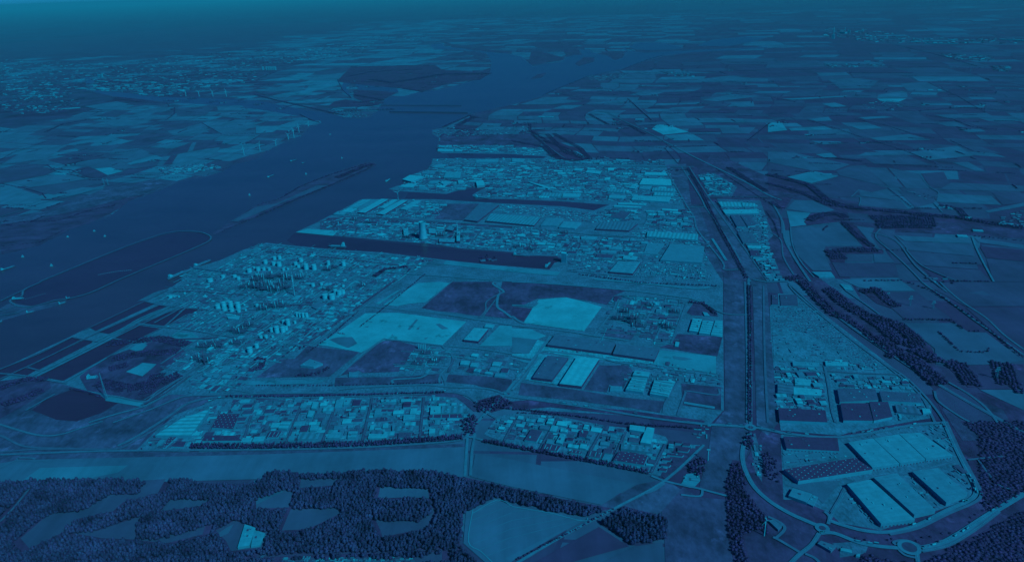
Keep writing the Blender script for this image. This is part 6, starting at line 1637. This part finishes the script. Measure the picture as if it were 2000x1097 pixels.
# belts, hedges and woods over the farmland
for c, s, sp, h, r, w in ((12, '280,0 400,130 520,250 640,290', 17, 16, 9, 60), (12, '480,60 600,170 750,260 900,300 1000,330 1150,440 1190,500 1150,510 1000,470 880,360 760,280', 18, 17, 9, 70), (12, '860,430 1000,520 1050,560', 17, 16, 9, 60), (12, '620,300 740,370 850,470 1000,560 950,600', 17, 15, 8, 40),
                          (12, '1070,570 1220,680 1360,810', 17, 18, 10, 80), (12, '1130,520 1300,600 1340,640', 17, 18, 10, 70), (12, '1340,390 1500,540 1690,550 1700,520', 14, 12, 6, 18), (12, '1050,290 1280,290 1440,300 1550,380 1640,380', 16, 13, 7, 24),
                          (12, '1380,640 1500,640 1620,820', 18, 15, 9, 70), (12, '1840,640 1900,820 1995,830', 19, 15, 9, 90), (12, '720,80 850,60 940,150 1020,200', 17, 15, 8, 50), (12, '1080,0 1280,70 1440,170 1690,340 1990,590', 18, 13, 7, 16),
                          (8, '0,265 150,300 330,350 460,460 620,520 850,540 1250,580 1500,600 1700,640 1995,680', 20, 14, 9, 60), (8, '0,330 260,400 480,500 700,520', 22, 14, 9, 60), (8, '800,600 1250,600 1270,670 850,670', 20, 14, 9, 90), (8, '850,640 1280,640', 20, 14, 9, 90), (8, '300,620 420,570 560,570 620,600', 19, 14, 8, 80),
                          (8, '600,640 700,740 830,830', 18, 14, 8, 45), (8, '450,870 600,850 850,850', 18, 13, 8, 70), (8, '470,900 600,900', 18, 13, 8, 90), (8, '850,850 1080,855', 18, 9, 6, 10), (8, '30,480 100,520 130,530', 18, 12, 8, 50), (8, '0,560 60,640 100,760', 18, 11, 7, 18), (8, '130,1080 250,1060', 18, 15, 9, 60),
                          (8, '940,370 1130,520', 20, 9, 6, 16), (8, '530,135 740,160', 22, 12, 8, 60), (8, '740,180 1000,190 1450,210', 24, 11, 7, 20), (8, '820,0 1100,90 1340,190', 24, 11, 7, 16), (8, '650,75 1120,70', 24, 10, 7, 14), (8, '1430,0 1600,80 1700,100', 26, 11, 7, 24), (8, '1350,500 1500,530 1560,600', 22, 11, 8, 60), (8, '1600,740 1995,780', 22, 10, 7, 14),
                          (7, '0,0 260,50 340,130 480,150 570,150', 24, 12, 8, 60), (7, '260,0 420,60 560,130', 26, 12, 8, 60), (7, '1000,40 1200,60 1300,180', 24, 10, 7, 20), (7, '1700,210 1995,400', 24, 13, 9, 60), (7, '960,0 1180,5', 30, 12, 9, 60),
                          (13, '0,0 10,0', 0, 0, 0, 0), (9, '850,480 1250,440 1480,490', 13, 9, 6, 60), (9, '880,600 1100,560 1400,540', 13, 9, 6, 60), (9, '780,780 1000,830 1250,780 1400,720', 13, 9, 6, 70), (9, '850,680 1000,640', 13, 9, 6, 60), (9, '1250,720 1150,880', 13, 9, 5, 70),
                          (9, '0,830 200,760 380,760', 13, 12, 6, 40), (9, '20,960 200,900 330,840', 13, 12, 6, 50), (9, '560,830 700,860 800,900', 12, 11, 6, 16), (10, '320,730 400,725 480,715 570,660', 12, 11, 6, 26), (10, '330,520 380,500', 12, 13, 6, 26), (10, '200,590 310,500', 12, 9, 5, 10),
                          (10, '0,600 70,610 50,680 0,690', 12, 12, 6, 30), (10, '640,400 700,408', 10, 9, 5, 10), (9, '1850,660 1995,680', 11, 10, 5, 18), (6, '910,1060 1000,1000 1180,980', 14, 12, 7, 40), (6, '1220,1000 1180,1040', 14, 11, 6, 20),
                          (6, '180,450 350,350 560,270 850,180', 20, 12, 8, 26), (6, '0,590 250,480 550,355 850,225 920,180', 20, 12, 8, 26), (6, '620,290 800,215 900,180', 20, 12, 8, 70), (5, '1720,710 1850,650 1995,590', 20, 10, 6, 12), (6, '0,505 180,450', 22, 8, 6, 10),
                          (5, '1000,215 1240,215 1300,260', 22, 10, 7, 26), (5, '600,265 740,290 1000,260 1240,270', 22, 9, 6, 14), (5, '380,190 450,240 680,290', 20, 11, 7, 26), (5, '0,330 200,370 340,410 370,450', 20, 10, 7, 18), (5, '0,215 300,190', 26, 9, 7, 18), (5, '0,150 100,90 350,10', 26, 9, 7, 14), (5, '890,100 1000,85 1400,5', 26, 10, 7, 18),
                          (5, '60,510 180,500 300,510', 22, 9, 7, 18), (5, '150,630 450,620 700,540 900,500', 24, 8, 7, 40), (5, '1240,295 1600,270 1790,200', 24, 8, 6, 20), (5, '0,820 300,790 480,700', 24, 7, 7, 20),
                          (2, '0,740 200,790 560,870 700,900', 34, 12, 10, 60), (2, '560,880 800,860 1080,850', 34, 12, 10, 60), (2, '350,890 450,940 510,955', 30, 11, 9, 40), (2, '640,620 680,700 750,765', 34, 11, 9, 30), (2, '740,520 1400,510', 50, 14, 13, 90), (2, '1100,640 1450,580 1830,575', 45, 14, 12, 200), (2, '1150,690 1300,715', 40, 12, 10, 60),
                          (2, '900,620 1100,650', 45, 13, 12, 160), (2, '700,600 900,560 1300,540', 50, 13, 12, 120), (2, '760,740 1000,780 800,800', 40, 12, 10, 90), (2, '1450,990 1660,900 1750,920', 30, 12, 9, 60), (2, '1560,980 1700,910', 30, 12, 9, 90), (2, '1750,920 1995,940', 30, 10, 8, 20),
                          (3, '600,0 601,0', 0, 0, 0, 0), (3, '240,740 580,600 850,545 1060,465 1180,430', 45, 12, 10, 20), (3, '910,770 1100,940', 34, 12, 9, 40), (3, '300,715 560,768', 36, 10, 8, 24), (3, '600,680 790,700 960,730 1020,760', 38, 10, 8, 24), (3, '680,590 1000,570 1500,580', 50, 12, 11, 40), (3, '610,890 760,970 930,980 1050,1050', 30, 12, 9, 60),
                          (3, '0,975 150,970 150,1020 270,1090', 30, 12, 9, 50), (3, '150,1015 600,975 880,965', 30, 11, 8, 26), (3, '1060,880 1750,880', 34, 11, 9, 30), (3, '1580,695 1995,745', 38, 11, 9, 26), (3, '1820,1095 1995,960', 32, 11, 9, 40), (3, '890,375 960,400 1350,390', 60, 12, 12, 40), (3, '1430,372 1700,370 1800,340', 70, 12, 12, 40),
                          (3, '1150,560 1450,590', 50, 12, 11, 60), (3, '1700,490 1995,490', 60, 12, 12, 60), (4, '0,750 230,800', 40, 11, 9, 26), (4, '380,860 1180,865', 34, 11, 9, 24), (4, '320,940 560,1010 760,1080', 30, 11, 9, 24), (4, '680,930 900,970 1120,1040 1300,1080', 30, 10, 8, 20), (4, '900,515 1700,530', 60, 12, 12, 50), (4, '1260,650 1480,750 1700,880', 40, 10, 9, 16),
                          (4, '1250,900 1450,930 1600,990 1800,1010', 34, 11, 9, 40), (4, '1180,865 1500,840 1995,870', 36, 11, 9, 30), (4, '1540,750 1680,745', 40, 12, 10, 40), (4, '1040,590 1160,592', 50, 12, 11, 30), (4, '840,480 880,490', 50, 12, 11, 60), (4, '0,380 250,350 400,340', 80, 14, 14, 50), (4, '1000,350 1300,420 1650,520', 70, 13, 13, 60), (4, '500,290 1000,290', 80, 14, 14, 60),
                          (1, '650,830 810,860 720,900', 36, 10, 9, 40), (1, '350,1030 480,970 700,930', 34, 10, 9, 50), (1, '900,770 1150,800 1310,800 1330,830', 40, 11, 10, 40), (1, '1370,840 1370,890 1300,940', 34, 11, 9, 36), (1, '1080,1010 1290,950 1560,940', 32, 10, 8, 20), (1, '1580,960 1740,1050 1995,1040', 32, 10, 8, 20), (1, '0,880 200,850 500,790', 40, 10, 10, 60),
                          (1, '100,860 650,770', 50, 12, 12, 120), (1, '1200,630 1700,560', 60, 13, 13, 120), (1, '700,600 1000,570 1400,560', 60, 13, 13, 80), (1, '0,560 500,540', 80, 14, 14, 60), (2, '0,620 150,560', 60, 13, 13, 60), (2, '0,500 300,500 700,430', 60, 13, 13, 60)):
    if sp: row(c, s, sp, h, r, 'country', w)
WATERP = [wp(0, '0,497 135,448 250,393 333,363 449,323 588,266 628,240 600,217 672,229 740,215 755,190 850,177 957,143 955,113 880,97 1000,107 1100,120 1226,99 1350,103 1062,188 930,221 845,262 853,292 843,320 780,352 705,389 578,453 474,480 0,760'), LAND, wp(0, '1380,300 1440,300 1560,545 1740,700 1870,880 2100,900 2100,1200 -100,1200 -100,720 300,560 1400,560')]
hn = 0
for a, b2, k in HEDGE:
    A, B_ = Vector((*a, 0)), Vector((*b2, 0)); mid = (A+B_)/2
    if any(inside(W_, np.array([p.x]), np.array([p.y]))[0] for W_ in WATERP for p in (A, mid, B_)): continue
    n = int((B_-A).length/16); s0 = random.uniform(0, .5); s1 = random.uniform(.5, 1); hn += 1
    X = [A.x+(B_.x-A.x)*(i+random.uniform(-.3, .3))/max(n, 1) for i in range(int(n*s0), int(n*s1))]; Y = [A.y+(B_.y-A.y)*(i+random.uniform(-.3, .3))/max(n, 1) for i in range(int(n*s0), int(n*s1))]
    add_trees(X, Y, 10, 8.5, 'country')
    if random.random() < .3:
        for i in range(4): TB.box((A.x+random.uniform(-30, 60), A.y+random.uniform(-40, 40), 0), (random.uniform(14, 40), random.uniform(9, 18), random.uniform(5, 8)), random.uniform(-.4, .2), mi=random.randrange(1, 5))
        add_trees([A.x+random.uniform(-50, 70) for _ in range(7)], [A.y+random.uniform(-50, 50) for _ in range(7)], 12, 10, 'country')
for q in ITEMS.get('tree', []): TREES.append((q[5]/proj((q[1], q[2], 0))[2], q[1], q[2], q[5]*1.1, q[3]*.5, 'yard'))
def crown_geo(nleaf, seed, core=1, slim=1.0):
    """unit crown: radius 1, height 1, foot at z=0; loose leaf clumps around an uneven core"""
    r_ = np.random.default_rng(seed); V_, F_ = [], []
    import bmesh
    bm = bmesh.new(); bmesh.ops.create_icosphere(bm, subdivisions=core, radius=1)
    for v in bm.verts:
        k = .74+.22*math.sin(v.co.x*5+seed)*math.cos(v.co.y*4+v.co.z*6+seed)
        z = v.co.z; V_.append((v.co.x*k*(1-.25*max(z, 0)), v.co.y*k*(1-.25*max(z, 0)), .53+z*.45*k))
    F_ = [tuple(v.index for v in f.verts) for f in bm.faces]; bm.free()
    for i in range(nleaf):
        d = r_.normal(size=3); d /= np.linalg.norm(d); rad = r_.uniform(.72, 1.02); taper = 1-.35*max(d[2], 0)
        c = np.array([d[0]*rad*taper, d[1]*rad*taper, .54+d[2]*.46*rad]); s = r_.uniform(.16, .34)
        a = r_.normal(size=3); a /= np.linalg.norm(a); nn_ = d*1.2+a*.7; nn_ /= np.linalg.norm(nn_)
        u = np.cross(nn_, [0, 0, 1.0]); u /= np.linalg.norm(u)+1e-6; w = np.cross(nn_, u)
        n = len(V_); sv = np.array([1, 1, .42])
        for ang in r_.uniform(0, 1.2)+np.array([0, 2.1, 4.2]): V_.append(tuple(c+(u*math.cos(ang)+w*math.sin(ang))*s*sv))
        F_.append((n, n+1, n+2))
    return np.array(V_), F_
LEAF = leaf_mat('foliage', .02, .36); LEAFD = leaf_mat('dark_foliage', .0, .14); BARK = plain(.25, 'bark')
GEO = [crown_geo(150, i, 2) for i in range(5)]; GEOF = [crown_geo(26, 9+i, 1) for i in range(3)]
CM = []
for V_, F_ in GEO:
    o = mesh_obj('x', V_, F_, LEAF); CM.append(o.data); bpy.data.objects.remove(o)
b_ = MB(); b_.bar((0, 0, 0), (0, 0, 1), 1, w2=.35)
for a in range(4): b_.bar((0, 0, .45+.1*a), (2.2*math.cos(a*1.9), 2.2*math.sin(a*1.9), .7+.08*a), .4, w2=.12)
TRK = mesh_only(b_, BARK)
o = TB.build('distant_town', [plain(t, 'paint') for t in (.12, .3, .45, .6, .9)]); o['kind'] = 'stuff'
TREES.sort(key=lambda q: -q[0])
TL = {'plantation': 'tall slim dark tree in the dense plantation along the lower left', 'clump': 'tree in the dark square wood beside the diagonal farm road', 'junction': 'tree by the small road junction wood',
      'right': 'broad dark tree in the woods at lower right', 'belt': 'tree in the shelter belts round the industrial blocks', 'country': 'tree in the country woods and hedges', 'yard': 'small tree inside the industrial yards'}
for i, q in enumerate(TREES[:300]):
    _, x, y, h, r, z = q; o = empty('tree', (x, y, 0), float(rng.uniform(0, 6.28)))
    c_ = bpy.data.objects.new('crown', CM[i % 5]); COL.objects.link(c_); c_.parent = o; c_.scale = (r, r, h*.86); c_.location = (0, 0, h*.14)
    t_ = bpy.data.objects.new('trunk', TRK); COL.objects.link(t_); t_.parent = o; t_.scale = (.7, .7, h*.7)
    zz = {'plantation': 'P', 'clump': 'Q', 'junction': 'S', 'right': 'R', 'belt': 'S', 'country': 'T', 'yard': 'U'}[z]
    thing(o, ('tall dark' if h > 19.5 else 'lower dark')+' crowned tree', 'tree', {'plantation': 'plantation trees', 'clump': 'trees of the square wood', 'right': 'trees of the lower right woods'}.get(z, 'other trees'), zz)
def tree_mass(name, lst, geos, LEAF=LEAF):
    V_, F_, off = [], [], 0; Fn = []
    for i, q in enumerate(lst):
        _, x, y, h, r, z = q; G, gf = geos[i % len(geos)]; a = rng.uniform(0, 6.28); co, si = math.cos(a), math.sin(a)
        V_.append(np.stack([x+(G[:, 0]*co-G[:, 1]*si)*r, y+(G[:, 0]*si+G[:, 1]*co)*r, G[:, 2]*h*.92+h*.02], 1)); Fn.append((np.array(gf)+off)); off += len(G)
    if not V_: return
    V_ = np.concatenate(V_); Fn = np.concatenate(Fn); me = bpy.data.meshes.new(name)
    me.vertices.add(len(V_)); me.vertices.foreach_set('co', V_.ravel()); me.loops.add(Fn.size); me.loops.foreach_set('vertex_index', Fn.ravel())
    me.polygons.add(len(Fn)); me.polygons.foreach_set('loop_start', np.arange(len(Fn))*3)
    me.materials.append(LEAF); me.update(calc_edges=True); o = link(bpy.data.objects.new(name, me)); o['kind'] = 'stuff'
rest = TREES[300:]
print('TREES', len(TREES), 'items', {k: len(v) for k, v in ITEMS.items()})
tree_mass('forest', [q for q in rest if q[5] in ('plantation', 'clump')], GEO)
tree_mass('woodland', [q for q in rest if q[5] not in ('plantation', 'clump')], GEOF, LEAFD)
# ---------------------------------------------------------------- labels that tell look-alikes apart by their place
ONES = 'first second third fourth fifth sixth seventh eighth ninth tenth eleventh twelfth thirteenth fourteenth fifteenth sixteenth seventeenth eighteenth nineteenth twentieth'.split()
def ordn(i):
    return ONES[i] if i < 20 else ('twenty-' if i < 29 else 'thirty-')+ONES[(i-20) % 9]
def name_group(ph, where, obs):
    ph = ph.replace('loose material', 'material').replace('tall dark crowned', 'tall').replace('lower dark crowned', 'lower').replace('cylindrical ', '').replace('with columns and pipes', 'with columns')
    obs.sort(key=lambda q: q[1]); n = len(obs)
    for i, (o, _, _) in enumerate(obs):
        if n == 1: s = f'{ph}, {where}'
        elif i < (n+1)//2: s = f'{ph}, {"leftmost" if i == 0 else ordn(i)+" from left"} {where}'
        else: j = n-1-i; s = f'{ph}, {"rightmost" if j == 0 else ordn(j)+" from right"} {where}'
        o['label'] = s[0].lower()+s[1:]
GRPS = {}
for o, ph, z in THINGS:
    px, py, _ = proj(o.location); GRPS.setdefault((ph, z), []).append((o, px, py))
for (ph, z), obs in GRPS.items():
    for o, _, _ in obs:
        if 'group' not in o: o['group'] = f'{ph}s in {ZN[z]}'
    if len(obs) <= 6: name_group(ph, 'in '+ZN[z], obs); continue
    sub = {}
    for q in obs: sub.setdefault(min(LM[z], key=lambda l: (l[0]-q[1])**2+4*(l[1]-q[2])**2)[2], []).append(q)
    for nm, qs in sub.items(): name_group(ph, 'near '+nm+({'D': '', 'H': ' by the docks', 'E': ' amid the plots', 'F': ''}.get(z, '') if [l[2] for L_ in LM.values() for l in L_].count(nm) > 1 else ''), qs)
seen = {}
for o in bpy.context.scene.objects:
    if 'label' in o and len(o['label'].split()) > 16:
        w = o['label'].replace(' the ', ' ').split(); o['label'] = ' '.join(w[:16])
    if 'label' in o and 'buoy' not in o['label']: seen.setdefault(o['label'].lower(), []).append(o)
for k, v in seen.items():
    if len(v) > 1: print('DUP', k, len(v))
for (name, kind), (V_, F_, C_) in SHEETS.items():
    structure(mesh_obj(name, V_, F_, ground_mat(kind) if kind != 'water' else _mats['water' if name in ('river', 'creek', 'lake') else 'still_water'], None, None, C_))
structure(mesh_obj('road', ROADS[0], ROADS[1], ground_mat('road'), None, None, ROADS[2]))
# ---------------------------------------------------------------- air
hb = MB(); hb.box((0, 125000, -1), (440000, 256000, 1720)); 
hz = hb.build('haze', []); hz['kind'] = 'stuff'
m = bpy.data.materials.new('haze_air'); m.use_nodes = True; nt = m.node_tree; nt.nodes.clear()
v = nt.nodes.new('ShaderNodeVolumePrincipled'); v.inputs['Density'].default_value = 1.25e-5; v.inputs['Color'].default_value = (.06, .47, .70, 1); v.inputs['Anisotropy'].default_value = 0
o = nt.nodes.new('ShaderNodeOutputMaterial'); nt.links.new(v.outputs[0], o.inputs['Volume']); hz.data.materials.append(m)
